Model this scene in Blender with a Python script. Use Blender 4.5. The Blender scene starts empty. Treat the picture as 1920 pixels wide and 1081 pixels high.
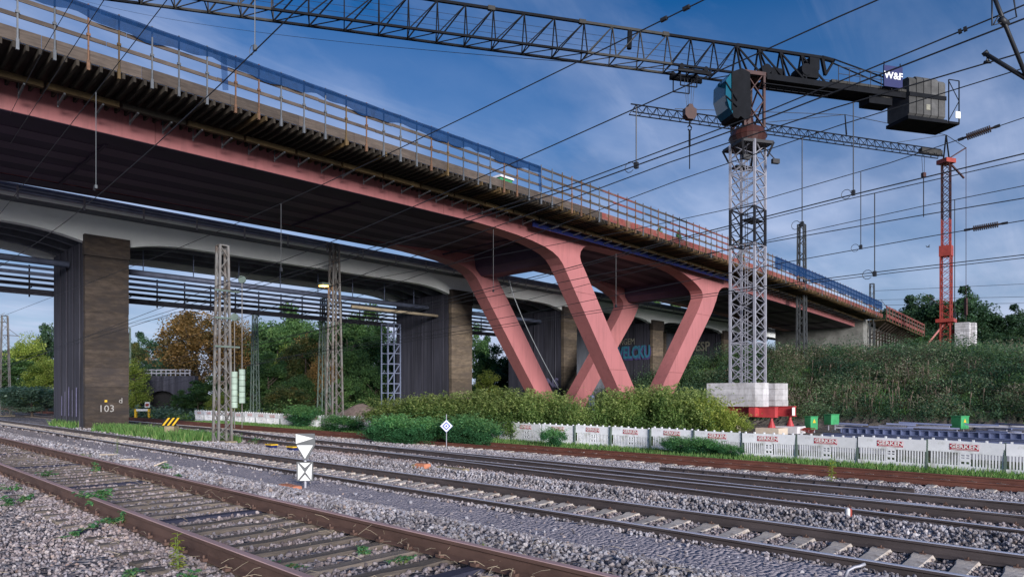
import bpy, bmesh, math, random
import numpy as np
from mathutils import Matrix, Vector
random.seed(7); RNG = np.random.default_rng(7)
C = bpy.context.scene.collection
SC = bpy.context.scene
# world frame: x = across the tracks (away from the camera), y = along the tracks (to the left), z = 0 at eye level
SI, CO, F = 0.7230, 0.6908, 1250.0
def at(px, py, Y):
    X = (px-960)/F*Y; z = (740-py)/F*Y
    return Vector((CO*X+SI*Y, -SI*X+CO*Y, z))
def v_of(px, u):
    a = (px-960)/F; return u*(CO-SI*a)/(SI+CO*a)
def u_of(px, v):
    a = (px-960)/F; return v*(SI+CO*a)/(CO-SI*a)
def depth(u, v): return SI*u+CO*v

# ------------------------------------------------------------------ camera, world, sun, exposure
cam_d = bpy.data.cameras.new('camera'); cam = bpy.data.objects.new('camera', cam_d); C.objects.link(cam)
cam.location = (0, 0, 0); cam.rotation_euler = (math.radians(90), 0, -math.atan2(SI, CO))
cam_d.sensor_width = 36; cam_d.lens = 36*F/1920; cam_d.shift_y = 199.5/1920
cam_d.clip_start = 0.05; cam_d.clip_end = 4000
SC.camera = cam
SUN = Vector((-0.40, -0.88, 0.205)).normalized()
SKY_STRENGTH = 0.059
w = bpy.data.worlds.new('World'); SC.world = w; w.use_nodes = True
nt = w.node_tree; nt.nodes.clear()
def N(t, nt=nt, **k):
    n = nt.nodes.new(t)
    for a, b in k.items(): setattr(n, a, b)
    return n
L = nt.links.new
out = N('ShaderNodeOutputWorld'); bg = N('ShaderNodeBackground'); bg.inputs[1].default_value = SKY_STRENGTH
sky = N('ShaderNodeTexSky', sky_type='NISHITA', sun_disc=False)
sky.sun_elevation = math.asin(SUN.z); sky.sun_rotation = math.atan2(SUN.x, SUN.y); sky.air_density = 1.3; sky.dust_density = 0.4; sky.ozone_density = 3.0
tc = N('ShaderNodeTexCoord'); sep = N('ShaderNodeSeparateXYZ'); L(tc.outputs['Generated'], sep.inputs[0])
def math_n(op, a, b=None, c=None, clamp=False, nt=nt):
    n = nt.nodes.new('ShaderNodeMath'); n.operation = op; n.use_clamp = clamp
    for i, x in enumerate((a, b, c)):
        if x is None: continue
        if isinstance(x, (int, float)): n.inputs[i].default_value = x
        else: nt.links.new(x, n.inputs[i])
    return n.outputs[0]
zc = math_n('MAXIMUM', sep.outputs[2], 0.0)
den = math_n('ADD', zc, 0.22)
cx = math_n('DIVIDE', sep.outputs[0], den); cy = math_n('DIVIDE', sep.outputs[1], den)
comb = N('ShaderNodeCombineXYZ'); L(cx, comb.inputs[0]); L(cy, comb.inputs[1])
mp = N('ShaderNodeMapping'); L(comb.outputs[0], mp.inputs[0]); mp.inputs['Rotation'].default_value = (0, 0, math.radians(28)); mp.inputs['Scale'].default_value = (0.80, 1.10, 1); mp.inputs['Location'].default_value = (1.7, 0.55, 0)
n1 = N('ShaderNodeTexNoise'); L(mp.outputs[0], n1.inputs['Vector']); n1.inputs['Scale'].default_value = 1.25; n1.inputs['Detail'].default_value = 8; n1.inputs['Roughness'].default_value = 0.56; n1.inputs['Distortion'].default_value = 0.25
r1 = N('ShaderNodeValToRGB'); L(n1.outputs[0], r1.inputs[0]); r1.color_ramp.elements[0].position = 0.44; r1.color_ramp.elements[1].position = 0.78
# more cloud low down
low = math_n('MULTIPLY_ADD', zc, -1.45, 0.72, clamp=True)
mp3 = N('ShaderNodeMapping'); L(comb.outputs[0], mp3.inputs[0]); mp3.inputs['Rotation'].default_value = (0, 0, math.radians(-20)); mp3.inputs['Scale'].default_value = (0.45, 2.4, 1); mp3.inputs['Location'].default_value = (3.3, 1.2, 0)
n3 = N('ShaderNodeTexNoise'); L(mp3.outputs[0], n3.inputs['Vector']); n3.inputs['Scale'].default_value = 1.6; n3.inputs['Detail'].default_value = 10; n3.inputs['Roughness'].default_value = 0.62; n3.inputs['Distortion'].default_value = 1.3
r3 = N('ShaderNodeValToRGB'); L(n3.outputs[0], r3.inputs[0]); r3.color_ramp.elements[0].position = 0.50; r3.color_ramp.elements[1].position = 0.74
streak = math_n('MULTIPLY_ADD', r1.outputs[0], 0.62, math_n('MULTIPLY', r3.outputs[0], 0.22), clamp=True)
mask = math_n('MULTIPLY_ADD', streak, 0.85, math_n('MULTIPLY', low, 1.15), clamp=True)
n2 = N('ShaderNodeTexNoise'); L(mp.outputs[0], n2.inputs['Vector']); n2.inputs['Scale'].default_value = 2.2; n2.inputs['Detail'].default_value = 6
cc = N('ShaderNodeValToRGB'); L(n2.outputs[0], cc.inputs[0])
cc.color_ramp.elements[0].position = 0.38; cc.color_ramp.elements[0].color = (1.9, 2.6, 4.3, 1)
cc.color_ramp.elements[1].position = 0.60; cc.color_ramp.elements[1].color = (4.9, 5.5, 7.4, 1)
tintm = N('ShaderNodeMix', data_type='RGBA', blend_type='MULTIPLY'); tintm.inputs[0].default_value = 1.0
L(sky.outputs[0], tintm.inputs[6]); tintm.inputs[7].default_value = (0.09, 0.46, 0.88, 1)
hz = math_n('MULTIPLY_ADD', zc, -3.4, 1.05, clamp=True)
ccm = N('ShaderNodeMix', data_type='RGBA'); L(math_n('MULTIPLY', hz, 0.75), ccm.inputs[0]); L(cc.outputs[0], ccm.inputs[6]); ccm.inputs[7].default_value = (5.0, 5.5, 7.0, 1)
mix = N('ShaderNodeMix', data_type='RGBA'); L(mask, mix.inputs[0]); L(tintm.outputs[2], mix.inputs[6]); L(ccm.outputs[2], mix.inputs[7])
L(mix.outputs[2], bg.inputs[0]); L(bg.outputs[0], out.inputs[0])
sd = bpy.data.lights.new('sun', 'SUN'); sd.energy = 2.75; sd.angle = math.radians(22); sd.color = (1, 0.955, 0.925)
so = bpy.data.objects.new('sun', sd); C.objects.link(so); so.rotation_euler = SUN.to_track_quat('Z', 'Y').to_euler()
SC.view_settings.view_transform = 'Standard'; SC.view_settings.look = 'None'
SC.view_settings.exposure = 1.1; SC.view_settings.gamma = 1; SC.view_settings.use_curve_mapping = False

# ------------------------------------------------------------------ materials
def mat(name, col, rough=0.7, metal=0.0, var=0.25, scale=3.0, stretch=(1, 1, 1), bump=0.0, bscale=20.0, col2=None, m2=(0.5, 0.65), s2=1.5, st2=(1, 1, 1), objrand=0.0, spec=0.4, emit=None, alpha=None, tint=None):
    m = bpy.data.materials.new(name); m.use_nodes = True; t = m.node_tree; b = t.nodes['Principled BSDF']
    b.inputs['Roughness'].default_value = rough; b.inputs['Metallic'].default_value = metal
    b.inputs['Specular IOR Level'].default_value = spec
    tcn = t.nodes.new('ShaderNodeTexCoord')
    def noise(sc, st, det=5):
        mpn = t.nodes.new('ShaderNodeMapping'); mpn.inputs['Scale'].default_value = st; t.links.new(tcn.outputs['Object'], mpn.inputs[0])
        n = t.nodes.new('ShaderNodeTexNoise'); n.inputs['Scale'].default_value = sc; n.inputs['Detail'].default_value = det; n.inputs['Roughness'].default_value = 0.65
        t.links.new(mpn.outputs[0], n.inputs['Vector']); return n.outputs[0]
    def mixc(f, a, bb, mode='MIX'):
        n = t.nodes.new('ShaderNodeMix'); n.data_type = 'RGBA'; n.blend_type = mode
        for i, x in ((0, f), (6, a), (7, bb)):
            if isinstance(x, (int, float)): n.inputs[i].default_value = x
            elif isinstance(x, tuple): n.inputs[i].default_value = (*x, 1)
            else: t.links.new(x, n.inputs[i])
        return n.outputs[2]
    cur = col
    if tint:                                   # per-face tint attribute drives a ramp of the given colours
        a = t.nodes.new('ShaderNodeAttribute'); a.attribute_name = 'tint'
        r = t.nodes.new('ShaderNodeValToRGB'); t.links.new(a.outputs['Fac'], r.inputs[0])
        el = r.color_ramp.elements
        while len(el) < len(tint): el.new(0.5)
        for i, c in enumerate(tint): el[i].position = i/(len(tint)-1); el[i].color = (*c, 1)
        cur = r.outputs[0]
    if var:
        n = noise(scale, stretch); mr = t.nodes.new('ShaderNodeMapRange'); t.links.new(n, mr.inputs[0])
        mr.inputs[1].default_value = 0.3; mr.inputs[2].default_value = 0.7; mr.inputs[3].default_value = 1-var; mr.inputs[4].default_value = 1+var*0.6
        cb = t.nodes.new('ShaderNodeCombineColor')
        for i in range(3): t.links.new(mr.outputs[0], cb.inputs[i])
        cur = mixc(1.0, cur, cb.outputs[0], 'MULTIPLY')
    if col2:
        n = noise(s2, st2, 8); mr = t.nodes.new('ShaderNodeMapRange'); t.links.new(n, mr.inputs[0]); mr.inputs[1].default_value = m2[0]; mr.inputs[2].default_value = m2[1]
        cur = mixc(mr.outputs[0], cur, col2)
    if objrand:
        oi = t.nodes.new('ShaderNodeObjectInfo'); mr = t.nodes.new('ShaderNodeMapRange'); t.links.new(oi.outputs['Random'], mr.inputs[0])
        mr.inputs[3].default_value = 1-objrand; mr.inputs[4].default_value = 1+objrand*0.7
        cb = t.nodes.new('ShaderNodeCombineColor')
        for i in range(3): t.links.new(mr.outputs[0], cb.inputs[i])
        cur = mixc(1.0, cur, cb.outputs[0], 'MULTIPLY')
    if isinstance(cur, tuple): b.inputs['Base Color'].default_value = (*cur, 1)
    else: t.links.new(cur, b.inputs['Base Color'])
    if bump:
        bn = t.nodes.new('ShaderNodeBump'); bn.inputs['Strength'].default_value = bump; bn.inputs['Distance'].default_value = 0.03
        t.links.new(noise(bscale, stretch), bn.inputs['Height']); t.links.new(bn.outputs[0], b.inputs['Normal'])
    if emit: b.inputs['Emission Color'].default_value = (*emit[:3], 1); b.inputs['Emission Strength'].default_value = emit[3]
    if alpha is not None: b.inputs['Alpha'].default_value = alpha
    return m
M = {}
M['pink'] = mat('coral_paint', (0.40, 0.148, 0.150), 0.5, var=0.10, scale=0.6, stretch=(1, 1, 0.5), bump=0.04, bscale=1.2, col2=(0.27, 0.105, 0.105), m2=(0.50, 0.80), s2=1.6, st2=(2.6, 2.6, 0.22), spec=0.5)
M['pinkseam'] = mat('coral_weld_seam', (0.26, 0.095, 0.095), 0.6, var=0.3)
M['maroonshade'] = mat('shade_painted_deck_steel', (0.040, 0.022, 0.050), 0.7, var=0.3, scale=0.5, stretch=(0.2, 1, 1))  # red bridge paint with the under-deck shade put into its colour
M['maroonshade2'] = mat('shade_painted_beam_steel', (0.080, 0.045, 0.085), 0.6, var=0.2, scale=0.5, stretch=(0.2, 1, 1))  # same red paint, shade in the colour, lighter for beams and stripes
M['wood'] = mat('weathered_plank', (0.088, 0.069, 0.057), 0.85, var=0.45, scale=2.5, stretch=(0.5, 1, 6), bump=0.2, objrand=0.3, col2=(0.06, 0.045, 0.038), m2=(0.48, 0.68))
M['woodred'] = mat('red_stained_plank', (0.19, 0.05, 0.042), 0.8, var=0.35, scale=2.5, objrand=0.25, col2=(0.16, 0.10, 0.08), m2=(0.5, 0.62))
M['joist'] = mat('formwork_timber', (0.032, 0.025, 0.018), 0.85, var=0.4, scale=2, objrand=0.35)
M['joist2'] = mat('ochre_formwork_timber', (0.10, 0.064, 0.026), 0.8, var=0.35, scale=2, objrand=0.35)
M['ply'] = mat('formwork_sheet', (0.035, 0.024, 0.018), 0.8, var=0.3, scale=1)
M['steelpost'] = mat('galvanised_post', (0.12, 0.13, 0.145), 0.55, metal=0.2, var=0.25, scale=6, objrand=0.25)
M['rustpost'] = mat('rusty_post', (0.16, 0.085, 0.05), 0.8, var=0.4, scale=8, objrand=0.3)
M['conc'] = mat('pale_bridge_concrete', (0.80, 0.83, 0.82), 0.8, var=0.06, scale=0.7, bump=0.08, bscale=2, col2=(0.68, 0.71, 0.70), m2=(0.52, 0.78), s2=0.8, st2=(0.5, 1, 1.5))
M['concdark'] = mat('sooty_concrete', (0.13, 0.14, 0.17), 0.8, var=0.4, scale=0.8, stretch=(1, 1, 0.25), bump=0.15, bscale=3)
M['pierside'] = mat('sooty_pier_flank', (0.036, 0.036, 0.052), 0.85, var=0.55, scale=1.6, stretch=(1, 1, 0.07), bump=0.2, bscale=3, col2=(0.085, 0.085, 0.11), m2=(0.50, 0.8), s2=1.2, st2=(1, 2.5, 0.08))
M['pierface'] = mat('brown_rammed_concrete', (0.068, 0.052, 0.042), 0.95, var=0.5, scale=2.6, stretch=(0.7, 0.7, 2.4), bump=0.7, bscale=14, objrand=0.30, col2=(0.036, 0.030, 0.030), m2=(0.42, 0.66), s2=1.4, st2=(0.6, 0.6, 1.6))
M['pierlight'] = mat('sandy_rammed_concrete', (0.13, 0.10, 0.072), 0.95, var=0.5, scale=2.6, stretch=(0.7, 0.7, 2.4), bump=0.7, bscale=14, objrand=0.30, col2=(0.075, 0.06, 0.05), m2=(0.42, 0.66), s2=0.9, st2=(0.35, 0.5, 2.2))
M['oldconc'] = mat('aged_wall_concrete', (0.20, 0.20, 0.19), 0.9, var=0.4, scale=.8)
M['pipe'] = mat('blue_grey_pipe', (0.17, 0.20, 0.30), 0.5, metal=0.2, var=0.25, scale=2)
M['whiterail'] = mat('white_guard_band', (0.66, 0.66, 0.70), 0.5, var=0.15, scale=1)
M['galv'] = mat('galvanised_lattice', (0.36, 0.36, 0.41), 0.5, metal=0.25, var=0.2, scale=2)
M['galvdark'] = mat('dark_lattice', (0.018, 0.018, 0.022), 0.6, var=0.3, scale=2)
M['jibdark'] = mat('black_jib_paint', (0.008, 0.009, 0.012), 0.8, var=0.3, scale=2, spec=0.12)
M['jibgrey'] = mat('grey_jib_paint', (0.040, 0.039, 0.037), 0.7, var=0.3, scale=2, spec=0.2)
M['cranered'] = mat('dull_red_crane_paint', (0.045, 0.013, 0.011), 0.55, var=0.35, scale=2)
M['brightred'] = mat('orange_red_paint', (0.30, 0.045, 0.032), 0.5, var=0.25, scale=2)
M['basered'] = mat('red_frame_paint', (0.42, 0.05, 0.055), 0.5, var=0.25, scale=2)
M['slab'] = mat('white_concrete_slab', (0.56, 0.545, 0.56), 0.85, var=0.25, scale=1.6, bump=0.25, objrand=0.22, col2=(0.30, 0.28, 0.27), m2=(0.50, 0.75), s2=1.4, st2=(1.5, 1.5, .5))
M['slab2'] = mat('sandy_block', (0.60, 0.50, 0.40), 0.85, var=0.2, scale=1.3)
M['cw'] = mat('counterweight_concrete', (0.075, 0.075, 0.075), 0.9, var=0.4, scale=1.5, objrand=0.45)
M['mast'] = mat('weathered_mast_steel', (0.17, 0.165, 0.16), 0.65, var=0.3, scale=1.2, col2=(0.10, 0.075, 0.06), m2=(0.45, 0.64), s2=1.3)
M['mastgreen'] = mat('green_mast_steel', (0.11, 0.15, 0.13), 0.65, var=0.35, scale=1.5, col2=(0.24, 0.24, 0.22), m2=(0.55, 0.7))
M['mastdark'] = mat('dark_mast_steel', (0.05, 0.055, 0.06), 0.65, var=0.35, scale=1.5)
M['weight'] = mat('green_tension_weight', (0.33, 0.42, 0.35), 0.7, var=0.25, scale=3)
M['wire'] = mat('dark_wire', (0.025, 0.027, 0.032), 0.5, metal=0.3, var=0)
M['wirelight'] = mat('pale_wire', (0.12, 0.13, 0.14), 0.5, metal=0.4, var=0)
M['insul'] = mat('brown_insulator', (0.05, 0.035, 0.03), 0.25, var=0.1)
M['insulw'] = mat('white_insulator', (0.6, 0.6, 0.62), 0.25, var=0.1)
M['railrust'] = mat('rusty_rail', (0.105, 0.060, 0.047), 0.7, var=0.35, scale=6, stretch=(1, .3, 1), bump=0.1, bscale=30)
M['railhead'] = mat('rusty_running_face', (0.55, 0.36, 0.34), 0.5, metal=0.15, var=0.25, scale=5, stretch=(1, .15, 1))
M['railsteel'] = mat('dark_rail', (0.075, 0.060, 0.060), 0.6, var=0.35, scale=5, stretch=(1, .3, 1))
M['railbright'] = mat('polished_running_face', (0.62, 0.62, 0.72), 0.35, metal=0.25, var=0.15, scale=3, stretch=(1, .1, 1))
M['railred'] = mat('red_rust_rail', (0.14, 0.052, 0.036), 0.75, var=0.35, scale=5, stretch=(1, .3, 1))
M['sleepwood'] = mat('weathered_wood_sleeper', (0.215, 0.175, 0.145), 0.9, var=0.5, scale=4, stretch=(0.5, 5, 3), bump=0.5, bscale=14, objrand=0.35, col2=(0.055, 0.045, 0.042), m2=(0.5, 0.72), s2=3, st2=(0.3, 4, 2))
M['sleepblue'] = mat('blue_black_sleeper', (0.045, 0.045, 0.075), 0.8, var=0.4, scale=4, stretch=(0.5, 5, 3), bump=0.4)
M['sleepconc'] = mat('concrete_sleeper', (0.52, 0.46, 0.41), 0.9, var=0.3, scale=4, bump=0.25, objrand=0.2, col2=(0.30, 0.24, 0.20), m2=(0.52, 0.75), s2=5)
M['white'] = mat('white_plastic', (0.80, 0.80, 0.84), 0.55, var=0.12, scale=2, objrand=0.16, col2=(0.38, 0.38, 0.33), m2=(0.54, 0.78), s2=2.5)
M['signwhite'] = mat('white_sign_enamel', (0.78, 0.78, 0.77), 0.45, var=0.16, scale=4)
M['signgrey'] = mat('grey_sign_plate', (0.12, 0.125, 0.13), 0.5, var=0.15)
M['signred'] = mat('red_print', (0.42, 0.02, 0.045), 0.5, var=0.05)
M['signblue'] = mat('blue_enamel', (0.07, 0.10, 0.42), 0.4, var=0.05)
M['navy'] = mat('navy_sign', (0.008, 0.013, 0.085), 0.5, var=0.1)
M['black'] = mat('black', (0.01, 0.01, 0.012), 0.7, var=0)
M['yellow'] = mat('yellow_paint', (0.72, 0.44, 0.03), 0.55, var=0.15)
M['green'] = mat('green_box_paint', (0.045, 0.29, 0.11), 0.55, var=0.3, scale=2, col2=(0.07, 0.18, 0.09), m2=(0.55, 0.75))
M['bluesteel'] = mat('blue_grey_steel_beam', (0.13, 0.155, 0.27), 0.5, var=0.2, scale=1.2, objrand=0.15)
M['tarp'] = mat('blue_tarpaulin', (0.05, 0.22, 0.55), 0.5, var=0.2)
M['orange'] = mat('orange_brick', (0.55, 0.21, 0.12), 0.8, var=0.25, scale=9)
M['stonebox'] = mat('mossy_concrete', (0.27, 0.22, 0.14), 0.9, var=0.4, scale=5, bump=0.3)
M['glass'] = mat('cab_glass', (0.010, 0.085, 0.13), 0.08, var=0.1, spec=0.8)
M['bark'] = mat('bark', (0.075, 0.060, 0.050), 0.95, var=0.4, scale=4, bump=0.4)
M['dirt'] = mat('dirt_heap', (0.17, 0.13, 0.12), 0.95, var=0.4, scale=4, bump=0.6, bscale=6)
M['mound'] = M['dirt']
M['lamp'] = mat('lit_lamp', (1.0, 0.5, 0.1), 0.4, var=0, emit=(1.0, 0.42, 0.08, 6))
M['chalk'] = mat('white_chalk', (0.33, 0.32, 0.31), 0.9, var=0.3, scale=20)
M['gteal'] = mat('teal_spray', (0.035, 0.17, 0.26), 0.7, var=0.3, scale=6)
M['gviolet'] = mat('violet_spray', (0.07, 0.05, 0.17), 0.7, var=0.3, scale=6)
M['gyellow'] = mat('pale_spray', (0.24, 0.235, 0.19), 0.8, var=0.4, scale=10)
M['gwhite'] = mat('lilac_spray', (0.17, 0.16, 0.27), 0.8, var=0.5, scale=8, stretch=(1, 1, 0.2))
M['stalk'] = mat('dry_stalk', (0.42, 0.35, 0.25), 0.9, var=0.3)
M['deadplant'] = mat('dead_plant', (0.15, 0.115, 0.09), 0.9, var=0.4)
M['stem'] = mat('green_stem', (0.12, 0.17, 0.05), 0.8, var=0.2)
M['net'] = mat('blue_debris_net', (0.008, 0.038, 0.12), 0.9, var=0.3, scale=2.5, alpha=0.62)
M['net'].node_tree.nodes['Principled BSDF'].inputs['Specular IOR Level'].default_value = 0.1
GREEN = ((0.026, 0.060, 0.026), (0.078, 0.150, 0.055), (0.17, 0.25, 0.085))
def leafmat(name, cols):
    cols = tuple(tuple(min(.5, c*1.45) for c in q) for q in cols)
    m = mat(name, cols[0], 0.65, var=0.30, scale=0.9, tint=cols, spec=0.3, objrand=0.18); t = m.node_tree; b = t.nodes['Principled BSDF']
    o = [n for n in t.nodes if n.type == 'OUTPUT_MATERIAL'][0]; tr = t.nodes.new('ShaderNodeBsdfTranslucent'); mx = t.nodes.new('ShaderNodeMixShader'); mx.inputs[0].default_value = 0.40
    src = b.inputs['Base Color'].links[0].from_socket; g = t.nodes.new('ShaderNodeMix'); g.data_type = 'RGBA'; g.blend_type = 'MULTIPLY'; g.inputs[0].default_value = 1; t.links.new(src, g.inputs[6]); g.inputs[7].default_value = (1.35, 1.5, 0.9, 1)
    t.links.new(g.outputs[2], tr.inputs[0]); t.links.new(b.outputs[0], mx.inputs[1]); t.links.new(tr.outputs[0], mx.inputs[2]); t.links.new(mx.outputs[0], o.inputs[0]); return m
M['leaf'] = leafmat('green_leaves', GREEN)
M['leafdark'] = leafmat('dark_leaves', ((0.018, 0.044, 0.028), (0.048, 0.094, 0.052), (0.11, 0.17, 0.082)))
M['leafyel'] = leafmat('yellow_green_leaves', ((0.08, 0.13, 0.03), (0.22, 0.27, 0.06), (0.48, 0.44, 0.10)))
M['leaforange'] = leafmat('autumn_leaves', ((0.09, 0.080, 0.034), (0.24, 0.145, 0.055), (0.40, 0.22, 0.085)))
M['leafmix'] = leafmat('turning_leaves', ((0.035, 0.07, 0.030), (0.11, 0.13, 0.050), (0.26, 0.165, 0.06)))
M['leafshrub'] = leafmat('knotweed_leaves', ((0.034, 0.076, 0.028), (0.115, 0.180, 0.055), (0.31, 0.36, 0.13)))
M['leafbank'] = leafmat('bank_scrub_leaves', ((0.018, 0.046, 0.032), (0.060, 0.118, 0.074), (0.145, 0.215, 0.115), (0.22, 0.18, 0.15)))
M['leafweed'] = leafmat('weed_leaves', ((0.03, 0.10, 0.045), (0.08, 0.22, 0.10), (0.20, 0.36, 0.13)))
M['leafnettle'] = leafmat('yellow_weed_leaves', ((0.14, 0.22, 0.03), (0.30, 0.36, 0.05), (0.55, 0.50, 0.05)))
M['deadleaf'] = leafmat('withered_leaves', ((0.07, 0.05, 0.04), (0.14, 0.11, 0.09), (0.22, 0.18, 0.15)))
M['grass'] = leafmat('grass_blades', ((0.045, 0.11, 0.03), (0.11, 0.22, 0.06), (0.27, 0.30, 0.13)))
M['silver'] = leafmat('silvery_scrub_leaves', ((0.06, 0.11, 0.085), (0.13, 0.20, 0.155), (0.24, 0.31, 0.24)))
# ballast stone
def stonemat():
    m = mat('ballast_stone', (0.25, 0.215, 0.21), 0.9, var=0.35, scale=18)
    t = m.node_tree; b = t.nodes['Principled BSDF']
    oi = t.nodes.new('ShaderNodeObjectInfo'); r = t.nodes.new('ShaderNodeValToRGB'); t.links.new(oi.outputs['Random'], r.inputs[0])
    cols = [(0, (0.13, 0.115, 0.125)), (0.3, (0.26, 0.235, 0.25)), (0.55, (0.38, 0.345, 0.36)), (0.75, (0.32, 0.32, 0.375)), (0.9, (0.54, 0.51, 0.52)), (1.0, (0.32, 0.24, 0.21))]
    el = r.color_ramp.elements
    while len(el) < len(cols): el.new(0.5)
    for e, (p, c) in zip(el, cols): e.position = p; e.color = (*c, 1)
    mx = t.nodes.new('ShaderNodeMix'); mx.data_type = 'RGBA'; mx.blend_type = 'MULTIPLY'; mx.inputs[0].default_value = 1
    prev = b.inputs['Base Color'].links[0].from_socket
    sc = t.nodes.new('ShaderNodeMix'); sc.data_type = 'RGBA'; sc.blend_type = 'DIVIDE'; sc.inputs[0].default_value = 1
    t.links.new(prev, sc.inputs[6]); sc.inputs[7].default_value = (0.25, 0.215, 0.21, 1)
    t.links.new(r.outputs[0], mx.inputs[6]); t.links.new(sc.outputs[2], mx.inputs[7])
    ge = t.nodes.new('ShaderNodeNewGeometry'); sp = t.nodes.new('ShaderNodeSeparateXYZ'); t.links.new(ge.outputs['Position'], sp.inputs[0])
    nz = t.nodes.new('ShaderNodeTexNoise'); nz.inputs['Scale'].default_value = 0.8; nz.inputs['Detail'].default_value = 6; t.links.new(ge.outputs['Position'], nz.inputs['Vector'])
    prevc = mx.outputs[2]
    for uc, wd, am in ((.6, 1.9, .45), (3.2, 1.1, .6), (8.92, 1.0, .5), (13.8, 1.5, .6), (21.5, 1.2, .7)):     # brake dust and rust along each track
        d = math_n('ABSOLUTE', math_n('SUBTRACT', sp.outputs[0], uc, nt=t), nt=t)
        f = math_n('MULTIPLY', math_n('SUBTRACT', 1.0, math_n('DIVIDE', math_n('SUBTRACT', d, wd*.7, nt=t), wd*.5, clamp=True, nt=t), nt=t), math_n('MULTIPLY', nz.outputs[0], am*1.7, nt=t), clamp=True, nt=t)
        q = t.nodes.new('ShaderNodeMix'); q.data_type = 'RGBA'; q.blend_type = 'MULTIPLY'; t.links.new(f, q.inputs[0]); t.links.new(prevc, q.inputs[6]); q.inputs[7].default_value = (0.72, 0.57, 0.50, 1); prevc = q.outputs[2]
    mr2 = t.nodes.new('ShaderNodeMapRange'); t.links.new(nz.outputs[0], mr2.inputs[0]); mr2.inputs[1].default_value = .35; mr2.inputs[2].default_value = .65; mr2.inputs[3].default_value = .72; mr2.inputs[4].default_value = 1.15
    cbx = t.nodes.new('ShaderNodeCombineColor'); [t.links.new(mr2.outputs[0], cbx.inputs[i]) for i in range(3)]
    q = t.nodes.new('ShaderNodeMix'); q.data_type = 'RGBA'; q.blend_type = 'MULTIPLY'; q.inputs[0].default_value = 1; t.links.new(prevc, q.inputs[6]); t.links.new(cbx.outputs[0], q.inputs[7]); t.links.new(q.outputs[2], b.inputs['Base Color'])
    return m
M['stone'] = stonemat()

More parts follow.
